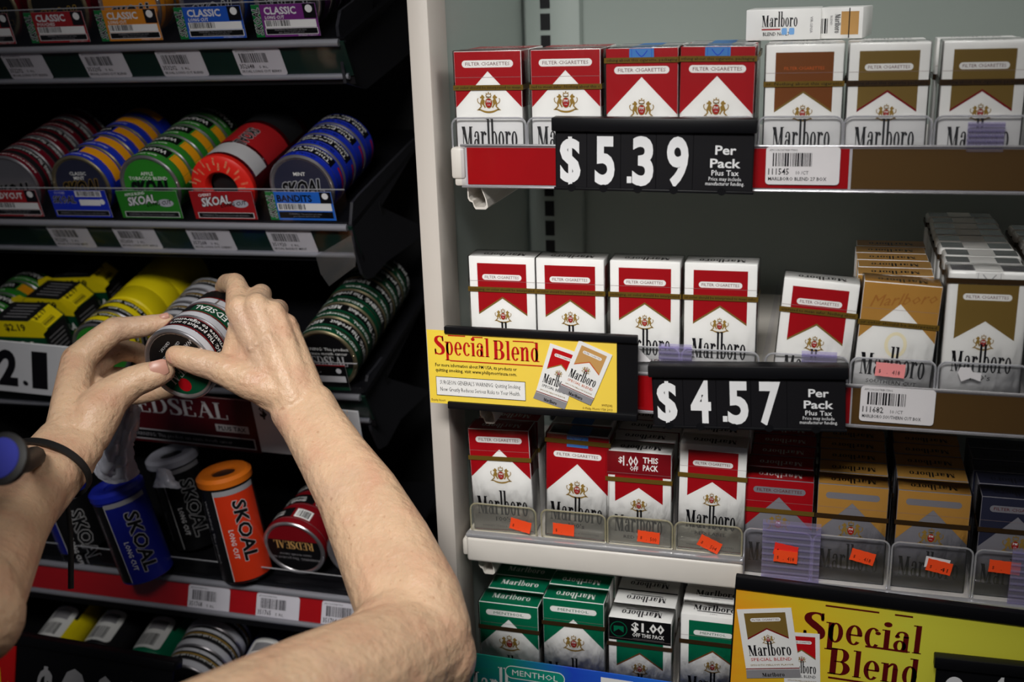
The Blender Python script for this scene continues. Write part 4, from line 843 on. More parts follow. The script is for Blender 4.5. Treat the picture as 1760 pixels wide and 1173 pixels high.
def bandit_card(P, w, h):
    P.rect(0,0,w,h,'sky'); P.rect(0,0,w*.13,h,'skoal_green'); P.otext('SKOAL', w*.11, 2.2, w*.10, 'black', 'white', OUT, w=h*.82, rot=90, bold=.01, shear=.2)
    P.text('BANDITS', w*.165, h*.66, h*.22, 'black', w=w*.53, bold=.03, res=2); P.rect(w*.82, h*.6, w*.99, h*.99, 'ink'); P.put(disc(w*.9, h*.85, h*.11, n=16), 'white'); P.rect(w*.15, h*.34, w*.97, h*.60, 'white'); P.barcode(w*.17, h*.38, w*.4, h*.2, 17); P.rect(w*.15, h*.08, w*.97, h*.30, 'black'); P.text('WARNING: This product can cause', w*.3, h*.20, h*.05, 'grey', w=w*.5); P.text('gum disease and tooth loss', w*.36, h*.12, h*.05, 'grey', w=w*.4)
GC = 'tins in the sloping trays'
# ---- top tray
T1 = Tray('topmost sloping black tray with clear lip and grey tags', (57,76), (555,63), 112, 590, panel=[(640,-40),(604,3),(584,18),(579,45),(586,100),(593,143),(628,153),(681,110),(735,62),(735,-40),(638,32)])
for a, b, key, nm, c, sub, sd in ((-50,29,'classicr','red card reading Classic at the left edge of the top tray','classic_red','POUCHES',31),(57,156,'classicr','red card reading Classic Pouches on the top tray','classic_red','POUCHES',32),(177,281,'classica','amber card reading Classic Long Cut on the top tray','classic_amber','LONG CUT',33),(312,425,'classicb','blue card reading Classic Long Cut on the top tray','classic_blue','LONG CUT',34),(443,552,'plainp','purple card reading Classic Long Cut on the top tray','classic_purple','LONG CUT',35)):
    card(T1, '', nm, a, b, classic(c, sub, sd)); w_ = nm.split(' card')[0]
    tin_row(T1, (a+b)/2, key, 3, f'tin standing behind the {w_} card of the top tray' + (' at the left edge' if a < 0 else ''), f'behind the {w_} card of the top tray' if a > 0 else 'at the left edge of the top tray', GC, dy=9)
for px, n1, sd in ((0,'352292',41),(131,'353205',42),(262,'353202',43),(396,'352648',44)): T1.tag(f'grey barcode tag {dict(zip((0,131,262,396),("first","second","third","fourth")))[px]} from the left under the top tray', px if px else -4, (n1, '5 RL', 'SKOAL LONG CUT BERRY' if px > 300 else 'SKOAL LONG CUT BLEND'), sd)
# ---- second tray
T2 = Tray('second sloping tray with clear lip and grey tags under a row of tins', (99,374), (578,381), 112, 604, panel=[(735,218),(707,242),(616,334),(604,348),(601,386),(608,430),(620,471),(628,480),(638,477),(662,450),(703,420),(735,394),(652,356)])
for a, b, key, dr, n, nm, tw in ((-22,77,'ready',ready_card,5,'maroon-banded steel tin',0),(99,195,'mint',pouch_card,5,'blue mint tin with amber band',-14),(213,316,'apple',plain_card('can_green','APPLE BLEND'),5,'green apple tin',-10),(338,444,'dull',plain_card('classic_red','CHERRY'),0,'red',0),(467,579,'bandit',bandit_card,4,'bright blue mint tin',-8)):
    card(T2, '', {'ready':'dark red card at the left end of the second tray','mint':'dark blue card under the blue mint tin','apple':'green card under the green apple tin','dull':'crimson card under the red ring sleeve','bandit':'light blue card reading Bandits'}[key], a, b, dr)
    if n: tin_row(T2, (a+b)/2+2, key, n, f'{nm} at the front of the second tray', f'behind the {nm}, second tray', GC, twist=tw)
for px, n1, l3, sd, w_ in ((75,'352292','SKOAL POUCHES MINT',51,'first'),(188,'352650','SKOAL LONG CUT APPLE',52,'second'),(315,'357268','SKOAL LONG CUT CHERRY',53,'third'),(453,'351920','SKOAL BANDIT MINT',54,'fourth')): T2.tag(f'grey barcode tag {w_} from the left under the second tray', px, (n1, '5 RL', l3), sd)
# shrink-wrapped roll in the red ring sleeve
u = T2.loc(392)[0]; rr = thing('tobacco_roll', 'shrink-wrapped red roll with a bright red ring end in the second tray', 'tobacco roll', T2.pt(u, 6, T2.deck+CR+.3), T2.R)
WRAP = mat('shrink_wrap_red', (70,8,14), rough=.18, coat=.8, bump=.35, bscale=45); mb = MB(); mb.lathe([(15.5,5),(33,2),(33.6,6),(33.4,138),(31,141),(.01,141)], WRAP, 40); mb.build('wrap', rr, 40)
mb = MB(); mb.lathe([(15.2,5.5),(15.6,0),(18,-2.5),(30,-2.5),(33.6,0),(34,5),(33.4,6)], mat('ring_red', (222,34,24), rough=.4), 44); rg = mb.build('ring_end', rr, 40)
mb = MB(); mb.lathe([(.01,9),(15.4,9)], DARK, 30); mb.build('hollow', rr)
P = Print(.1)
for k in range(14):
    a = 360*k/14; tq = ['APPLE', 'LONG CUT', 'CHERRY', 'BLEND']; 
    for j, rr_ in enumerate((20, 25)): P.text(tq[(k+j) % 4], rr_*math.cos(math.radians(a+j*10))*1.0-2, rr_*math.sin(math.radians(a+j*10)), 1.9, 'beige', rot=a+j*10, w=8)
P.build('ring_print', rg, lambda u, v, h: (u, -2.5-h, v))
P = Print(.1); P.rect(-20, 2, 45, 26, 'lightgrey', 22); P.rect(-20, 30, 45, 78, 'classic_red', 22); P.rect(-20, 84, 45, 118, 'can_dark', 22)
P.otext('SKOAL', 2.6, 65, 12, 'black', 'lightgrey', OUT, w=38, bold=.03, rot=-90, shear=.2, res=2)
P.build('sleeve_print', rr, lambda u, v, h: ((33.6+h)*math.sin(u/33.6), 8+v, (33.6+h)*math.cos(u/33.6)), curved=2.5)
# clear tape flap at the tray end
tp = thing('tape_flap', 'clear tape flap hanging off the right end of the second tray', 'tape', at(545, 440, 96)); o_ = at(545, 440, 96)
pts = [(543,440),(604,404),(612,444),(611,458),(566,492),(551,470)]; mb = MB(); mb.prism([(at(*p, 96).x-o_.x, at(*p, 96).z-o_.z) for p in pts], 'y', -.5, 0, TAPE); mb.build('film', tp)
# ---- third tray
T3 = Tray('third sloping tray behind the raised hands', (100,650), (603,673), 100, 626, panel=[(735,505),(722,523),(643,630),(630,645),(624,679),(634,740),(648,772),(660,765),(684,721),(735,672),(662,650)])
tin_row(T3, 566, 'seal', 6, 'black and green tin with brass rim right of the hand', 'of black and green tins at right of the hand', GC, dy=7, twist=8)
def seal_card(P, w, h): P.rect(0,0,w,h,'black'); P.rect(0,h*.95,w,h,'red'); P.serif('SEAL', w*.1, h*.68, h*.12, 'lightgrey', w=w*.5); P.put(disc(w*.88, h*.76, h*.1, n=16), 'white'); P.rect(w*.2, h*.32, w*.97, h*.56, 'white'); P.rect(0, 0, w, h*.12, 'seal_green')
card(T3, '', 'black card under the brass-rimmed tin beside the hand', 500, 603, seal_card)
tin_row(T3, 183, 'citrus', 2, 'green tin with yellow band left of the raised finger', 'of yellow-banded tins left of the finger', GC, dy=7, twist=10)
# yellow wrapped roll behind the citrus tins
u = T3.loc(186)[0]; yr = thing('tobacco_roll', 'yellow wrapped roll of tins behind the green and yellow tin', 'tobacco roll', T3.pt(u, 64, T3.deck+CR+.3), T3.R)
mb = MB(); mb.lathe([(.01,0),(32,0),(33.4,1.5),(33.4,26),(32.9,27),(33.4,28),(33.4,54),(32.9,55),(33.4,56),(33.4,120),(32,122),(.01,122)], ink('can_yellow'), 40); mb.build('wrap', yr, 40)
tin_row(T3, 300, 'silver', 3, 'black and silver tin hidden partly behind the raised finger', 'of black and silver tins behind the finger', GC, dy=30, twist=0)
# folded two-tin cartons
def carton(label, px, d, yawdeg=0.0, lift=8.0):
    u = T3.loc(px)[0]; t = thing('carton', label, 'carton', T3.pt(u, d, T3.deck+.4+lift), T3.R @ Matrix.Rotation(math.radians(yawdeg), 3, 'Z'), 'folded tin cartons')
    G = mat('carton_green', (10,44,26), rough=.35, coat=.3); w, dd, h = 74, 40, 58
    mb = MB(); out = [(-w/2,0),(w/2,0),(w/2,h-14),(w/2-14,h),(-w/2+14,h),(-w/2,h-14)]; mb.prism(out, 'y', 0, dd, G); mb.build('box', t)
    for sg in (-1, 1):
        mb = MB(); fl = [(sg*(w/2-14), h), (sg*(w/2+1), h-14.6), (sg*(w/2+8), h-9), (sg*(w/2+4), h-1), (sg*(w/2-8), h+3)]; mb.prism(fl, 'y', -1.2, -.5, ink('can_yellow')); mb.build('flap', t)
    P = Print(); P.poly([(-w/2,h-14),(-w/2,h-20),(w/2,h-20),(w/2,h-14),(w/2-14,h),(-w/2+14,h)], 'can_yellow'); P.text('$2.19', 4, h-12, 8, 'ink', a='c', bold=.03, res=2); P.rect(-w/2, 2, w/2, h-20.5, 'seal_green')
    P.otext('SKOAL', -33.5, 20.5, 9, 'maroon', 'ink', OUT, w=34, bold=.02, shear=.15); P.text('X', 4, 18, 14, 'white', bold=.03); P.text('TRA', 14, 20, 9, 'white', w=21, bold=.02); P.rect(14, 13, 36, 17, 'can_green'); P.text('POUCHES', -24, 9, 4, 'white', bold=.02, w=22); P.rect(0, 5, 36, 6, 'lightgrey')
    P.build('front_print', t, FP)
    P = Print(); P.rect(2, 2, dd-2, 42, 'can_dark'); P.put(sum([rc(6, 8+5*k, dd-8, 9.4+5*k) for k in range(6)], []), 'grey'); P.build('side_print', t, lambda u, v, hh: (w/2+hh, u, v))
    P = Print(); P.rect(-w/2+14, 1, w/2-14, dd-1, 'can_dark'); P.put(sum([rc(-14, 8+6*k, 16, 9.6+6*k) for k in range(5)], []), 'grey'); P.build('top_print', t, lambda u, v, hh: (u, v, h+hh))
    c = 0.7071; P = Print(); P.rect(0.5, 2, 19, dd-2, 'can_yellow'); P.text('$2.19', 5, 8, 6, 'ink', rot=90, bold=.02, w=20); P.barcode(11, 10, 6, 18, 3)
    P.build('chamfer_print', t, lambda u, v, hh: (w/2-14+(u+hh)*c, v, h+(hh-u)*c))
carton('green and yellow folded carton marked 2.19 above the white number board', 42, 10)
carton('green and yellow folded carton directly behind the one marked 2.19', 52, 58, -4)
carton('rearmost green and yellow folded carton at left', 60, 106, 5)
u = T3.loc(-30)[0]; tin_row(T3, -28, 'apple', 3, 'green tin at the left edge behind the cartons', 'of green tins at the left edge behind the cartons', GC, dy=40)
# number boards clipped to the third tray
def board(label, tl, tr, bl, Y, bg, draw, cat='price sign', name='number_board'):
    o, R, w, h = sign_frame(tl, tr, bl, Y, 12.0); t = thing(name, label, cat, o, R, 'tray price boards'); mb = MB(); mb.rbox(0, w, 0, 2, 0, h, bg, .5, 1); mb.build('board', t, 40)
    P = Print(.1); draw(P, w, h); P.build('board_print', t, FP); return t
WB = mat('board_white', (222,222,226), rough=.4)
def d21(P, w, h):
    P.poly([(0,0),(w*.16,0),(w*.25,h),(0,h)], 'can_blue'); P.poly([(0,h*.3),(w*.12,h*.3),(w*.25,h),(0,h)], 'sky')
    P.text('$', w*.255, h*.62, h*.22, 'ink', w=h*.15, bold=.02, shear=.2); P.text('2', w*.275, h*.17, h*.62, 'ink', w=h*.38, bold=.05, shear=.28, res=4); P.put(disc(w*.475, h*.21, h*.05), 'ink'); P.text('1', w*.52, h*.17, h*.64, 'ink', w=h*.30, bold=.05, shear=.28, res=4); P.text('9', w*.74, h*.17, h*.6, 'ink', w=h*.35, bold=.05, shear=.2, res=3)
board('white and blue number board reading 2.1 by the left wrist', (-90,578), (150,600), (-82,676), 76, WB, d21)
def dseal(P, w, h):
    P.serif('REDSEAL', w*.02, h*.60, h*.22, 'lightgrey', w=w*.80); P.rect(w*.70, h*.36, w*.94, h*.50, 'lightgrey'); P.text('PLUS TAX', w*.72, h*.39, h*.08, 'ink', w=w*.2, bold=.02)
    P.rect(0, h*.06, w*.97, h*.27, 'lightgrey'); P.rect(0, h*.08, w*.96, h*.25, 'black'); P.text('WARNING: This product can cause mouth cancer', w*.05, h*.13, h*.07, 'grey', w=w*.75)
board('maroon board lettered in grey under the held tins', (196,668), (431,690), (205,768), 82, mat('board_maroon', (74,10,16), rough=.4), dseal, 'sign', 'sign_board')
def d2(P, w, h): P.text('$', w*.06, h*.72, h*.22, 'ink', w=h*.14, bold=.03); P.text('2', w*.30, h*.06, h*.82, 'ink', w=h*.42, bold=.05, res=4); P.text('.', w*.64, h*.06, h*.4, 'ink')
board('white number board partly covered by the right wrist', (431,691), (615,708), (442,790), 82, WB, d2)
# ---- fourth tray (red strip)
T4 = Tray('fourth tray with a red price strip below the rolls', (49,955), (594,1020), 42, 640, chan=-20.0, tilt=4.0, lip=20.0, chan_len=30.0, chanmat=mat('strip_red', (178,8,16)), deck=2.0, depth=230)
for px, n1, sd, w_ in ((327,'351768',61,'left'),(444,'351765',62,'middle'),(556,'351704',63,'right')): T4.tag(f'white barcode tag on the red strip, {w_} of three', px, (n1, '5 RL', 'RED SEAL LONG CUT NATURAL'), sd, w=48.0)
def roll(label, top, bot, D0, D1, body, cap, draw, r=26.5, hole=True, seam=True):
    a, b = atD(*bot, D1), atD(*top, D0); z = (b-a).normalized(); L = (b-a).length; y = Vector((-.15, 1, 0)); y = (y-z*y.dot(z)).normalized(); x = y.cross(z)
    R = Matrix((x, y, z)).transposed(); nn = T4.R.col[2]; low = (a-T4.o).dot(nn) - r*math.sqrt(max(0, 1-nn.dot(z)**2)); a = a + nn*(T4.deck+.6-low)
    t = thing('tobacco_roll', label, 'tobacco roll', a, R, 'standing rolls in the fourth tray')
    def ph(u, v, h): return ((r+h)*math.sin(u/r), -(r+h)*math.cos(u/r), v)
    def tl(prof, m, nm):
        mb = MB(); mb.lathe(prof, m, 36); mb.v = [(x_, z_*-1, y_) for x_, y_, z_ in mb.v]; return mb.build(nm, t, 40)
    tl([(.01,0),(r-1,0),(r,1),(r,L-1),(r-1,L),(.01,L)], body, 'sleeve')
    tl([(r*.45,L-2),(r*.45,L+2),(r*.6,L+4),(r*.92,L+4),(r+1.2,L+1),(r+1.2,L-5),(r,L-6)], cap, 'end_ring')
    P = Print(.1); draw(P, L, r); P.build('sleeve_print', t, ph, curved=2.5); return t
def osleeve(bg, side):
    def f(P, L, r):
        P.rect(-41, 3, -4, L-8, side, 14); P.rect(-4, 3, 41, L-8, bg, 18); P.rect(-4.6, 3, -3.8, L-8, 'lightgrey')
        P.otext('SKOAL', 13, L-20, 13, 'black', 'lightgrey', OUT, w=66, rot=-90, bold=.03, shear=.15, res=2); P.text('LONG CUT', 3, L-50, 4.6, 'lightgrey', w=32, rot=-90, bold=.02)
        P.text('WARNING: This product', -18, L-18, 3.2, 'grey', w=70, rot=-90); P.text('is not a safe alternative', -26, L-22, 3.2, 'grey', w=66, rot=-90); P.rect(-4, L*.88, 41, L*.93, 'grey', 14)
    return f
SB, SO, SK = mat('sleeve_blue', (20,28,120), rough=.3), mat('sleeve_orange', (190,46,14), rough=.4), mat('sleeve_black', (14,14,16), rough=.35)
roll('orange and black roll with an amber ring end, standing in the fourth tray', (385,818), (427,985), 1118, 1150, SK, mat('ring_amber', (190,96,14), rough=.4), osleeve(SO, SK))
roll('blue and black roll under the hanging white film', (196,822), (252,968), 1122, 1150, SB, mat('ring_blue', (24,36,150), rough=.3), osleeve(SB, SK))
roll('dark roll with torn white wrap between the blue and orange rolls', (302,824), (348,966), 1192, 1222, SK, mat('ring_grey', (170,170,182), rough=.4), osleeve(SK, SK))
roll('dark blue roll beside the wrist at the left of the fourth tray', (112,866), (152,962), 1200, 1222, SK, SB, osleeve(SK, SB))
# torn white wrap on the dark roll
def sheet(label, rows, m, name='torn_wrap', cat='plastic wrap', group=None, th=.5):
    """thin sheet through rows of (px, py, depth)"""
    g = [[atD(*p) for p in r] for r in rows]; o = g[0][0]; t = thing(name, label, cat, o, None, group); mb = MB(); nc = len(g[0]); vs = []; fs = []
    for side in (0, th):
        for r in g: vs += [(p-o) + (p-CAM).normalized()*side for p in r]
    n = len(g)*nc
    for i in range(len(g)-1):
        for j in range(nc-1):
            q = i*nc+j; fs += [(q, q+1, q+nc+1, q+nc), (n+q, n+q+nc, n+q+nc+1, n+q+1)]
    for i in range(len(g)-1): fs += [(i*nc, (i+1)*nc, n+(i+1)*nc, n+i*nc), (i*nc+nc-1, n+i*nc+nc-1, n+(i+1)*nc+nc-1, (i+1)*nc+nc-1)]
    for j in range(nc-1): k = (len(g)-1)*nc+j; fs += [(j, n+j, n+j+1, j+1), (k, k+1, n+k+1, n+k)]
    mb.add(vs, fs, m); ob = mb.build('film', t, 180); ob.modifiers.new('smooth', 'SUBSURF').levels = 2; ob.modifiers['smooth'].render_levels = 3
    tx = bpy.data.textures.get('crumple') or bpy.data.textures.new('crumple', 'CLOUDS'); tx.noise_scale = .018
    dm = ob.modifiers.new('crumple', 'DISPLACE'); dm.texture = tx; dm.strength = .012; dm.texture_coords = 'GLOBAL'; return t
sheet('crumpled white film hanging from the held tins down to the blue roll', [[(206,698,990),(214,694,962),(222,692,978),(231,693,958),(242,698,988)],[(194,732,1008),(204,735,976),(214,737,996),(226,734,972),(238,730,1010)],[(184,764,1034),(196,765,996),(205,764,1022),(216,763,998),(226,760,1035)],[(168,790,1062),(184,797,1028),(200,800,1050),(214,796,1030),(228,788,1072)],[(156,806,1084),(170,826,1056),(192,836,1068),(220,830,1052),(246,816,1092)]], FILM)
sheet('torn pale plastic wrap on top of the dark roll', [[(272,806,1130),(282,803,1120),(292,812,1130)],[(268,828,1125),(290,822,1110),(306,834,1128)],[(258,842,1130),(285,838,1112),(318,842,1130)]], FILM)
# tins at the front right of the fourth tray
def lean_tin(key, label, px, py, D, tilt, twist, flip=0):
    tin(key, label, atD(px, py, D), Matrix.Rotation(math.radians(-4), 3, 'Z') @ Matrix.Rotation(math.radians(tilt), 3, 'X') @ Matrix.Rotation(math.radians(flip), 3, 'Y'), GC, twist)
u = T4.loc(503)[0]
for k in range(3): tin('sealr', ['dark red tin with grey lettering upside down on the fourth tray','second dark red tin in the fourth tray, behind the upside-down one','third dark red tin in the fourth tray'][k], T4.pt(u, 12+27.6*k, CR+3)+Vector((0, k*.0, 0)), T4.R @ Matrix.Rotation(math.radians(9), 3, 'X') @ Matrix.Rotation(math.radians(180), 3, 'Y'), GC, 160+20*k)
u = T4.loc(612)[0]; tin('ready', 'pale tin with a teal ring half behind the forearm', T4.pt(u, 14, CR+3), T4.R @ Matrix.Rotation(math.radians(9), 3, 'X'), GC, 20)
# ---- bottom tray
T5 = Tray('bottom tray of rolls seen from above at the left', (30,1222), (560,1296), -10, 640, tilt=16.0, deck=2.0, lip=10)
def flat_roll(label, px, n0, body, accent, seed, d0=0.0, L=130):
    u = T5.loc(px)[0]; t = thing('tobacco_roll', label, 'tobacco roll', T5.pt(u, 6+d0, 2.4+25), T5.R, 'lying rolls in the bottom tray')
    mb = MB(); mb.lathe([(.01,0),(23,0),(24.5,2),(24.5,L-2),(23,L),(.01,L)], ink_(body), 36); mb.build('sleeve', t, 40)
    P = Print(.1); P.rect(-26, 6, 26, L-6, body, 20)
    if accent: P.rect(-20, L*.3, 20, L*.8, accent, 18)
    P.pill(-20, 8, 16, 52, 'white', 6); P.barcode(-14, 12, 22, 16, seed); P.rect(-12, 34, 10, 46, 'grey', 6)
    P.build('sleeve_print', t, lambda u, v, h: ((24.5+h)*math.sin(u/24.5), v, (24.5+h)*math.cos(u/24.5)), curved=2.5); return t
flat_roll('yellow and black roll at the left of the bottom tray', 50, 0, 'can_yellow', 'can_dark', 71, 48)
flat_roll('black roll with white barcode in the bottom tray', 134, 0, 'can_dark', None, 72, 50)
flat_roll('green and black roll with white barcode in the bottom tray', 222, 0, 'green', 'can_dark', 73, 48)
flat_roll('blue roll with white barcode beside the upper arm', 416, 0, 'can_blue', 'navy', 74, 34)
u = T5.loc(318)[0]
for k in range(3): tin('silver', ['dark ribbed tin at the bottom between the green and blue rolls','second dark ribbed tin at the bottom','third dark ribbed tin at the bottom'][k], T5.pt(u, 30+27.6*k, 2.4+CR), T5.R, GC, 20*k)
u = T5.loc(500)[0]
for k in range(3): tin('dull', ['black tin in the shade just left of the upper arm','second black tin in the shade left of the upper arm','third black tin in the shade left of the upper arm'][k], T5.pt(u, 50+27.6*k, 2.4+CR), T5.R, GC, 30*k)
# black number holder at the bottom left
o, R, w, h = sign_frame((22,1098), (300,1146), (30,1230), -55, -18)
t = thing('price_sign', 'black number holder with white digits cut off at the bottom left', 'price sign', o, R, 'black price signs')
mb = MB(); mb.box(2, w-2, 1, 4, 0, h-4, SIGNB); mb.build('backing', t); mb = MB(); mb.rbox(0, w, -1, 16, h-6, h+4, SIGNB, 2); mb.build('top_cap', t, 40)
P = Print(.1)
for tx, fx, fh in (('$',.22,.0),('0',.40,.0),('0',.59,-.02),('0',.75,-.03)): P.text(tx, w*fx, h*(.10+fh), h*.62, 'lightgrey', a='c', w=w*(.10 if tx == '$' else .17 if fx == .40 else .12), bold=.05 if tx == '0' else .02, res=3)
P.build('number_print', t, lambda u, v, hh: (u, .9-hh, v))
o, R, w, h = sign_frame((-60,1100), (27,1112), (-50,1230), -58, -18)
t = thing('poster_board', 'red and yellow flame poster corner at the bottom left', 'poster', o, R); mb = MB(); mb.box(0, w, 0, 1.5, 0, h, mat('poster_red', (226,20,20), rough=.4)); c = mb.build('paper', t)
P = Print(.1); P.poly([(w*.1,0),(w*.85,0),(w*.95,h*.35),(w*.88,h*.6),(w*.80,h*.3),(w*.72,h*.72),(w*.6,h*.88),(w*.3,h*.8),(w*.2,h*.5)], mat('flame_yellow', (255,226,10), rough=.4)); P.build('poster_print', c, FP)
# ------------------------------------------------------------------ the three tins in the hands
HA = (RI*.295 + UP*.456 + FW*.86).normalized()                     # the way the tins run, away from the camera
HC = atD(307, 628, 950)
_zv = (RI*.65 - UP*.75); _zv = (_zv - HA*_zv.dot(HA)).normalized(); _xv = HA.cross(_zv)
HR = Matrix((_xv, HA, _zv)).transposed()
for k in range(3):
    tin('held', ['front tin of the three held in the hands, lid towards the camera','middle tin of the three held in the hands','rear tin of the three held in the hands'][k], HC+HA*(27.4*k), HR, 'tins held in the hands', [-90, 20, 60][k], k == 0)
# ------------------------------------------------------------------ the person
def skin_mat():
    m = mat('skin', (212,176,144), rough=.42, noise=.14, nscale=30, sss=.12, spec=.45); nt = m.node_tree; b = nt.nodes['Principled BSDF']
    mx = [n for n in nt.nodes if n.type == 'MIX'][0]; tc = [n for n in nt.nodes if n.type == 'TEX_COORD'][0]
    def noise(sc, det=3): n = nt.nodes.new('ShaderNodeTexNoise'); n.inputs['Scale'].default_value = sc; n.inputs['Detail'].default_value = det; nt.links.new(tc.outputs['Object'], n.inputs['Vector']); return n
    def blend(prev, fac, col, lo, hi, amt):
        r = nt.nodes.new('ShaderNodeMapRange'); r.inputs[1].default_value = lo; r.inputs[2].default_value = hi; r.inputs[4].default_value = amt; nt.links.new(fac, r.inputs[0])
        q = nt.nodes.new('ShaderNodeMix'); q.data_type = 'RGBA'; nt.links.new(r.outputs[0], q.inputs[0]); nt.links.new(prev, q.inputs[6]); q.inputs[7].default_value = (*lin(col), 1); return q.outputs[2]
    c = blend(mx.outputs[2], noise(34).outputs['Fac'], (198,136,112), .46, .72, .42)        # ruddy blotches
    c = blend(c, noise(260, 2).outputs['Fac'], (168,112,80), .66, .76, .45)                   # freckles
    c = blend(c, noise(75, 1).outputs['Fac'], (156,98,68), .77, .81, .5)                     # age spots
    c = blend(c, noise(16, 2).outputs['Fac'], (170,140,132), .60, .8, .35)                   # veins' bluish cast
    nt.links.new(c, b.inputs['Base Color'])
    w = nt.nodes.new('ShaderNodeTexVoronoi'); w.feature = 'DISTANCE_TO_EDGE'; w.inputs['Scale'].default_value = 460; nt.links.new(tc.outputs['Object'], w.inputs['Vector'])
    def madd(x, k, y): ad = nt.nodes.new('ShaderNodeMath'); ad.operation = 'MULTIPLY_ADD'; nt.links.new(x, ad.inputs[0]); ad.inputs[1].default_value = k; nt.links.new(y, ad.inputs[2]); return ad.outputs[0]
    hgt = madd(w.outputs['Distance'], .2, madd(noise(70, 2).outputs['Fac'], 1.6, noise(190, 5).outputs['Fac']))       # pores, wrinkles, sinews
    bp = nt.nodes.new('ShaderNodeBump'); bp.inputs['Strength'].default_value = .55; bp.inputs['Distance'].default_value = .0022; nt.links.new(hgt, bp.inputs['Height']); nt.links.new(bp.outputs[0], b.inputs['Normal']); return m
SKIN = skin_mat()
class Flesh:
    def __init__(s): s.mb = MB()
    def cap(s, a, ra, b, rb, n=18, k=6):
        a, b = Vector(a), Vector(b); ax = b-a; L = ax.length
        if L < 1e-6: ax = Vector((0,0,1)); L = 1e-6
        t = ax.normalized(); x = t.orthogonal().normalized(); y = t.cross(x); rings = []
        for i in range(k+1): th = math.pi/2*i/k; rings.append((a - t*ra*math.cos(th), ra*math.sin(th)))
        for i in range(k+1): th = math.pi/2*i/k; rings.append((b + t*rb*math.sin(th), rb*math.cos(th)))
        vs = []; fs = []
        for c, r in rings:
            r = max(r, .05)
            for j in range(n): q = 2*math.pi*j/n; vs.append(c + x*r*math.cos(q) + y*r*math.sin(q))
        for i in range(len(rings)-1):
            for j in range(n): j2 = (j+1) % n; fs.append((i*n+j, i*n+j2, (i+1)*n+j2, (i+1)*n+j))
        fs += [tuple(range(n-1,-1,-1)), tuple((len(rings)-1)*n+j for j in range(n))]
        s.mb.add(vs, fs, SKIN); return s
    def chain(s, pts):
        for (a, ra), (b, rb) in zip(pts[:-1], pts[1:]): s.cap(a, ra, b, rb)
        return s
    def pair(s, a, ra, b, rb, wa, wb, da, db):
        """flattened limb: two or three bones side by side; wa/wb half spread along da/db"""
        for f in (-1, 0, 1): s.cap(a+da*wa*f, ra, b+db*wb*f, rb)
        return s
    def ell(s, c, rx, ry, rz, R=None, n=20):
        c = Vector(c); vs = []; fs = []; R = R or Matrix.Identity(3)
        for i in range(n//2+1):
            th = math.pi*i/(n//2)
            for j in range(n): q = 2*math.pi*j/n; vs.append(c + R @ Vector((rx*max(math.sin(th), .01)*math.cos(q), ry*max(math.sin(th), .01)*math.sin(q), rz*math.cos(th))))
        for i in range(n//2):
            for j in range(n): j2 = (j+1) % n; fs.append((i*n+j, (i+1)*n+j, (i+1)*n+j2, i*n+j2))
        s.mb.add(vs, fs, SKIN); return s
    def remesh(s, voxel, smooth):
        me = s.mb.mesh('flesh'); ob = bpy.data.objects.new('flesh', me); COL.objects.link(ob)
        r = ob.modifiers.new('r', 'REMESH'); r.mode = 'VOXEL'; r.voxel_size = voxel*S; r.use_smooth_shade = True
        q = ob.modifiers.new('s', 'SMOOTH'); q.factor = .5; q.iterations = smooth
        dg = bpy.context.evaluated_depsgraph_get(); out = bpy.data.meshes.new_from_object(ob.evaluated_get(dg)); bpy.data.objects.remove(ob); return out
J = atD
A = Flesh()
# right arm: shoulder, elbow, forearm
RS, LS = Vector((-61,-489,-358)), Vector((-350,-600,-350)); RE, LE = J(722,1112,788), J(-72,1040,700)
wr = (J(600,700,925)-J(500,735,925)).normalized()               # across the right wrist in the picture
A.chain([(RS,50),(RE+(RS-RE)*.35,44),(RE,37)])
A.cap(RE, 38, J(742,1128,790), 32); A.cap(J(690,1085,792), 34, J(650,1150,765), 40)
F = [(J(718,1095,790),31,8),(J(702,1035,808),30,9.5),(J(662,945,838),26.5,10.5),(J(616,853,868),22.5,10),(J(572,785,893),19.0,9.5),(J(537,728,914),17.0,9.5),(J(521,702,924),16.5,11)]
for (a, ra, wa), (b, rb, wb) in zip(F[:-1], F[1:]): A.pair(a, ra, b, rb, wa, wb, wr, wr)
A.cap(J(560,720,922), 9, J(640,838,880), 10); A.cap(J(640,838,880), 10, J(730,985,822), 14)        # tendon ridge on the outside
A.cap(J(596,706,925), 1, J(600,720,925), 1)
# right hand: back of the hand, fingers closing behind the tins
cI, cM, cRg, cP = J(490,682,925), J(503,686,922), J(517,682,925), J(529,676,930)
mI, mM, mR, mP = J(411,532,940), J(441,528,936), J(469,541,940), J(492,563,948)
for c, m_, rc_, rm in ((cI,mI,15,12),(cM,mM,15.5,12),(cRg,mR,15,11.5),(cP,mP,14.5,10.5)): A.cap(c, rc_, m_, rm)
A.cap(J(462,640,938), 15, J(430,560,948), 13); A.cap(J(500,640,940), 15, J(468,570,950), 13)
for m_ in (mI, mM, mR, mP): A.cap(m_ + (CAM-m_).normalized()*2.2, 10.5, m_ + (CAM-m_).normalized()*2.2 + UP*2, 10)
A.chain([(mI,11.6),(J(408,497,962),9.8),(J(404,488,972),9.6),(J(390,487,996),8.6),(J(384,494,1012),7.8)])
A.chain([(mM,11.6),(J(447,508,964),9.6),(J(449,506,974),9.4),(J(440,512,1004),8.4),(J(428,530,1022),7.6)])
A.chain([(mR,11),(J(478,532,966),9.2),(J(476,540,992),8.4),(J(462,556,1018),7.6)])
A.chain([(mP,10),(J(500,565,970),8.2),(J(492,578,994),7.6),(J(478,590,1012),6.8)])
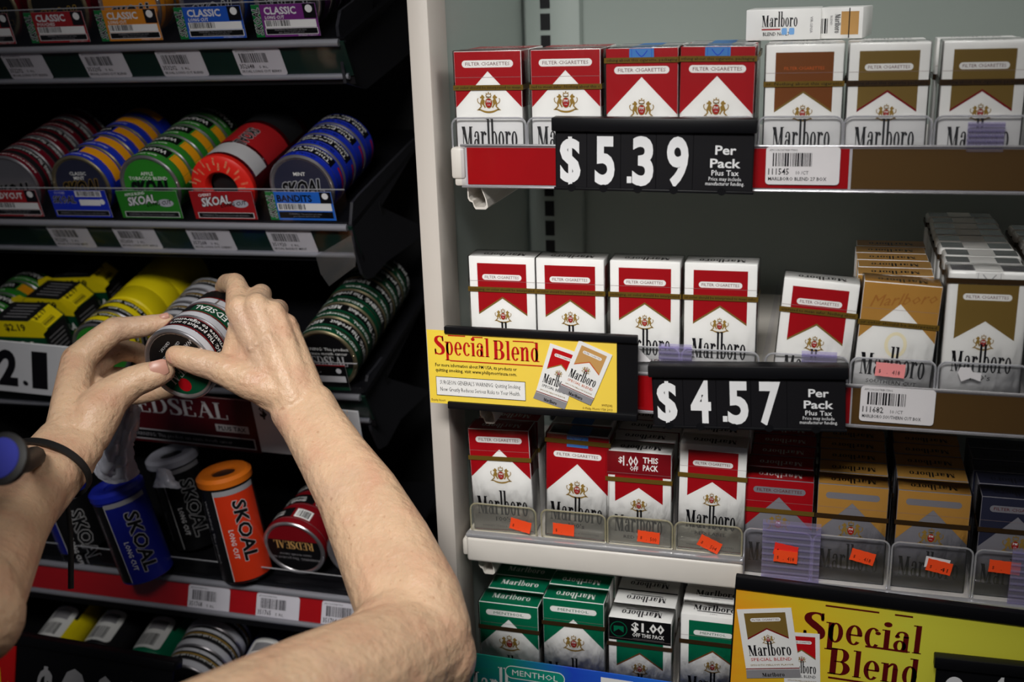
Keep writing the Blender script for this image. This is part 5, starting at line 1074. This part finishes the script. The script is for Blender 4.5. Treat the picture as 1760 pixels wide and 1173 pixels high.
# right thumb and its web
A.chain([(J(480,672,926),16),(J(432,655,930),16.5),(J(396,640,932),14.4),(J(368,630,934),12.4),(J(342,623,935),11.8),(J(318,616,936),10.6),(J(303,612,937),9.2)])
A.cap(J(402,612,945), 11, J(416,566,946), 12); A.cap(J(425,640,938), 15, J(425,585,946), 13)
A.cap(J(450,676,932), 11, J(505,704,924), 13)
for a, b, r in (((418,545,930),(478,650,916),2.6),((446,542,926),(497,655,913),2.8),((470,556,930),(512,660,915),2.4),((430,600,921),(462,575,919),1.9),((462,575,919),(476,610,917),1.9),((448,630,919),(496,668,913),2.0)):
    A.cap(J(*a), r+.8, J(*b), r+.8)
# left arm
wl = (J(165,795,900)-J(60,760,900)).normalized()
A.chain([(LS,50),(LE+(LS-LE)*.35,44),(LE,38)]); A.cap(LE, 38, J(-58,1058,698), 35)
F = [(LE,31,8),(J(-42,985,740),28,9),(J(2,905,800),24,9),(J(52,838,850),19.5,9),(J(96,790,884),17,10),(J(120,764,902),16.5,11)]
for (a, ra, wa), (b, rb, wb) in zip(F[:-1], F[1:]): A.pair(a, ra, b, rb, wa, wb, wl, wl)
A.cap(J(140,800,898), 11, J(60,900,830), 12)
# left hand: thumb in front of the lid, fingers round the far side
mi, mm, mr_, ml = J(134,620,958), J(146,640,974), J(156,664,984), J(166,690,982)
A.cap(J(112,742,908), 16, mi, 14.2); A.cap(J(122,748,910), 17, mm, 14); A.cap(J(136,755,912), 16, mr_, 13); A.cap(J(146,758,912), 15, ml, 12.5)
A.cap(J(118,700,925), 15, J(128,640,948), 13.5)
A.chain([(mi,13.8),(J(166,590,966),12.2),(J(197,567,974),11.4),(J(222,564,980),10.2),(J(248,561,984),9.6),(J(270,557,988),8.8),(J(286,553,990),7.6)])
A.chain([(mm,12.5),(J(186,610,1002),11),(J(206,602,1014),10.4),(J(236,606,1030),9.4),(J(256,624,1040),8.4)])
A.chain([(mr_,12),(J(196,650,1016),10.4),(J(214,650,1026),10),(J(248,664,1034),9),(J(276,668,1030),8.2)])
A.chain([(ml,11),(J(204,684,1014),9.2),(J(226,682,1022),8.8),(J(262,676,1022),8),(J(290,672,1018),7)])
A.cap(J(140,655,968), 13, J(172,690,965), 14)
A.chain([(J(150,748,914),19),(J(166,712,922),20.5),(J(186,686,930),17.5),(J(206,671,935),15.4),(J(228,657,938),13.6),(J(250,649,939),12.8),(J(270,643,941),11.4),(J(281,639,943),9.8)])
A.cap(J(160,668,962), 12, J(180,676,958), 12)
for a, b, r in (((140,640,946),(118,730,906),2.4),((112,742,898),(128,700,916),2.0)): A.cap(J(*a), r+.6, J(*b), r+.6)
arms = A.remesh(1.7, 5)
# torso, neck, head, legs: out of the picture, to the left of and below the camera
B = Flesh(); side = (RS-LS).normalized(); fwd = Vector((-side.y, side.x, 0)).normalized(); ctr = (RS+LS)/2; dn = Vector((0,0,-1))
hip = ctr + dn*500 - fwd*10; neck = ctr + Vector((0,0,55)); head = ctr + Vector((0,0,205)) + fwd*40
for f, r in ((-.5,85),(0,95),(.5,85)): B.cap(ctr+side*150*f+dn*60, r, ctr+side*110*f+dn*260, r-12)
for f in (-.5, 0, .5): B.cap(ctr+side*110*f+dn*260, 76, hip+side*160*f, 88)
B.cap(LS, 52, LS.lerp(ctr, .5)+dn*15, 62); B.cap(RS, 52, RS.lerp(ctr, .5)+dn*15, 62)
B.cap(RS, 50, RE+(RS-RE)*.35, 43); B.cap(LS, 50, LE+(LS-LE)*.35, 43)
B.cap(ctr+dn*10-fwd*10, 60, neck, 52); B.cap(neck, 52, head-fwd*20+dn*60, 50)
HRm = Matrix((side, fwd, Vector((0,0,1)))).transposed()
B.ell(head+fwd*-8+Vector((0,0,20)), 74, 94, 92, HRm); B.ell(head+fwd*22+dn*48, 56, 66, 66, HRm); B.ell(head+fwd*52+dn*88, 28, 26, 22, HRm)
B.cap(head+fwd*84+Vector((0,0,2)), 6, head+fwd*98+dn*34, 11); B.cap(head+fwd*86+dn*38-side*9, 7, head+fwd*86+dn*38+side*9, 7)
B.cap(head+fwd*78+dn*62-side*18, 7, head+fwd*78+dn*62+side*18, 7); B.cap(head+fwd*76+Vector((0,0,14))-side*40, 9, head+fwd*76+Vector((0,0,14))+side*40, 9)
for f in (-1, 1):
    B.cap(head+side*76*f+fwd*-8+Vector((0,0,12)), 9, head+side*74*f+fwd*-4+dn*24, 8)
    kn = hip+side*85*f+dn*370+fwd*15; an = hip+side*85*f+dn*735-fwd*5
    B.chain([(hip+side*80*f+dn*20,88),(kn,58),(kn+dn*120-fwd*14,55),(an,36)])
body = B.remesh(6.0, 6)
bm = bmesh.new(); bm.from_mesh(arms); bm.from_mesh(body); me = bpy.data.meshes.new('person_body'); bm.to_mesh(me); bm.free()
for p in me.polygons: p.use_smooth = True
me.materials.clear(); me.materials.append(SKIN)
base = hip+dn*800; base = Vector((hip.x, hip.y, -1650.0))
for v in me.vertices: v.co = v.co - Vector((base.x*S, base.y*S, base.z*S))
person = thing('person', 'person with bare freckled forearms raising both hands to hold three round tins', 'person', base)
link('body', me, person)
def clothes(name, fn, m, voxel=7.0):
    global SKIN
    keep = SKIN; SKIN = m; Q = Flesh(); fn(Q); SKIN = keep; o = Q.remesh(voxel, 6); o.materials.clear(); o.materials.append(m)
    for p in o.polygons: p.use_smooth = True
    for v in o.vertices: v.co = v.co - Vector((base.x*S, base.y*S, base.z*S))
    return link(name, o, person)
def shirt(Q):
    for f, r in ((-.5,94),(0,103),(.5,94)): Q.cap(ctr+side*150*f+dn*60, r, ctr+side*110*f+dn*260, r-8)
    for f in (-.5, 0, .5): Q.cap(ctr+side*110*f+dn*260, 88, hip+side*160*f+Vector((0,0,20)), 98)
    for s_, e in ((LS, LE), (RS, RE)): Q.cap(s_.lerp(ctr, .5)+dn*15, 68, s_, 60); Q.cap(s_, 60, s_+(e-s_)*.05, 58)
def trousers(Q):
    for f in (-1, 1):
        kn = hip+side*85*f+dn*370+fwd*15; an = hip+side*85*f+dn*735-fwd*5
        Q.chain([(hip+side*70*f+dn*10,100),(kn,68),(an,54)])
def hairf(Q):
    Q.ell(head-fwd*14+Vector((0,0,30)), 84, 102, 94, HRm); Q.ell(head-fwd*34+dn*40, 84, 74, 104, HRm)
clothes('shirt', shirt, mat('shirt_cloth', (52,60,84), rough=.85, noise=.12, bump=.2, bscale=300))
clothes('trousers', trousers, mat('trouser_cloth', (40,40,46), rough=.9, noise=.12))
clothes('hair', hairf, mat('hair_grey', (112,96,82), rough=.6, noise=.5, nscale=140, bump=1.0, bscale=220))
for f in (-1, 1):
    an = hip+side*85*f; mb = MB(); R = HRm
    q = Flesh(); q.cap(Vector((an.x, an.y, -1612))-fwd*25, 34, Vector((an.x, an.y, -1618))+fwd*120, 30); q.mb.v = [(x, y, max(z, -1649.5)) for x, y, z in q.mb.v]; q.mb.mats = [mat('shoe_leather', (30,28,28), rough=.5)]
    q.mb.v = [(x-base.x, y-base.y, z-base.z) for x, y, z in q.mb.v]; q.mb.build('shoe', person, 60)
    e = MB(); c = head+side*30*f+fwd*79+dn*2-base
    ey = Flesh(); ey.ell(c, 11, 11, 11); ey.mb.mats = [mat('eye_white', (230,226,220), rough=.2)]; eo = ey.mb.build('eye', person, 60)
    iy = Flesh(); iy.ell(c+fwd*8, 5, 5, 5); iy.mb.mats = [mat('iris', (60,80,100), rough=.2)]; iy.mb.build('iris', eo, 60)
NAIL = mat('nail', (196,144,126), rough=.36, noise=.06)
def nail(px, py, D, tx, ty, w, l, lean=0.0):
    """a curved plate on a fingertip; (tx, ty) is the picture direction of the tip"""
    c = atD(px, py, D); t = (RI*tx - UP*ty).normalized(); n = (CAM-c).normalized(); t = (t-n*t.dot(n)).normalized(); s_ = n.cross(t)
    t = (t - n*lean).normalized(); n = t.cross(s_)*-1
    if n.dot(CAM-c) < 0: n = -n
    mb = MB(); vs = []; nu, nv = 8, 8
    for i in range(nu+1):
        for j in range(nv+1):
            a, b = -1+2*i/nu, -1+2*j/nv; k = math.sqrt(max(0, 1-(abs(a)**4)*.35)); vs.append(c + s_*(w/2*b*k) + t*(l/2*a) - n*(1.7*b*b+ .9*a*a) - base)
    fs = [(i*(nv+1)+j, (i+1)*(nv+1)+j, (i+1)*(nv+1)+j+1, i*(nv+1)+j+1) for i in range(nu) for j in range(nv)]; m = len(vs)
    vs += [v - n*1.6 for v in vs]; fs += [tuple(m+k for k in f[::-1]) for f in fs]
    mb.add(vs, fs, NAIL); return mb.build('nail', person, 60)
nail(273, 633, 930.5, .93, -.25, 13.5, 14); nail(301, 613, 928.5, -.98, .1, 11.5, 11, .2); nail(283, 546, 982.5, .95, -.3, 7.5, 8)
# wristband on the left wrist
wc = J(84, 806, 876); ax = (J(52,838,850)-J(120,764,902)).normalized(); wx = (wl-ax*wl.dot(ax)).normalized(); wy = ax.cross(wx)
wb = thing('wristband', 'dark wristband with a blurred blue disc on the left wrist', 'wristband', wc); STRAP = mat('strap_black', (16,14,14), rough=.6); BLUE = mat('disc_blue', (52,56,140), rough=.8, spec=.1)
mb = MB(); prof = [(-3.2,0),(3.2,0),(3.2,2),(-3.2,2)]; vs = []; fs = []; n = 48
for k in range(n):
    a = 2*math.pi*k/n; rx, ry = 32.5, 23.5
    for h, r in prof: vs.append(wx*(rx+r)*math.cos(a) + wy*(ry+r)*math.sin(a) + ax*h)
for k in range(n):
    for j in range(4): k2 = (k+1) % n; j2 = (j+1) % 4; fs.append((k*4+j, k*4+j2, k2*4+j2, k2*4+j))
mb.add(vs, fs, STRAP); mb.build('strap', wb, 40)
dc = J(0, 788, 690)-wc; dn_ = ((CAM-J(0,788,690)).normalized()*.8 - wx*.5).normalized(); t1 = dn_.orthogonal().normalized(); t2 = dn_.cross(t1)
def dial(r0, r1, h0, h1, m, nm, par):
    mb = MB(); pr = [(0.01,h1),(r1*.8,h1),(r1,h1-1.5),(r0,h0),(.01,h0)]; vs = []; fs = []; n = 32
    for r, h in pr:
        for k in range(n): a = 2*math.pi*k/n; vs.append(dc + t1*r*math.cos(a) + t2*r*math.sin(a) + dn_*h)
    for j in range(len(pr)-1):
        for k in range(n): k2 = (k+1) % n; fs.append((j*n+k, j*n+k2, (j+1)*n+k2, (j+1)*n+k))
    mb.add(vs, fs, m); return mb.build(nm, par, 50)
cs = dial(16, 17, -7, 0, STRAP, 'case', wb); dial(13, 13, -1, 2.2, BLUE, 'blue_disc', cs)
mb = MB(); mb.tube([dc - dn_*4 + t1*0, J(40,797,760)-wc, J(60,785,845)-wc], 6, STRAP, 10, 8); mb.build('lug', wb, 50)
mb = MB(); mb.tube([J(112,858,880)-wc, J(117,880,884)-wc, J(120,910,886)-wc, J(122,950,886)-wc, J(122,1012,886)-wc], 1.9, STRAP, 8, 2.3); mb.build('loose_cord', wb, 50)
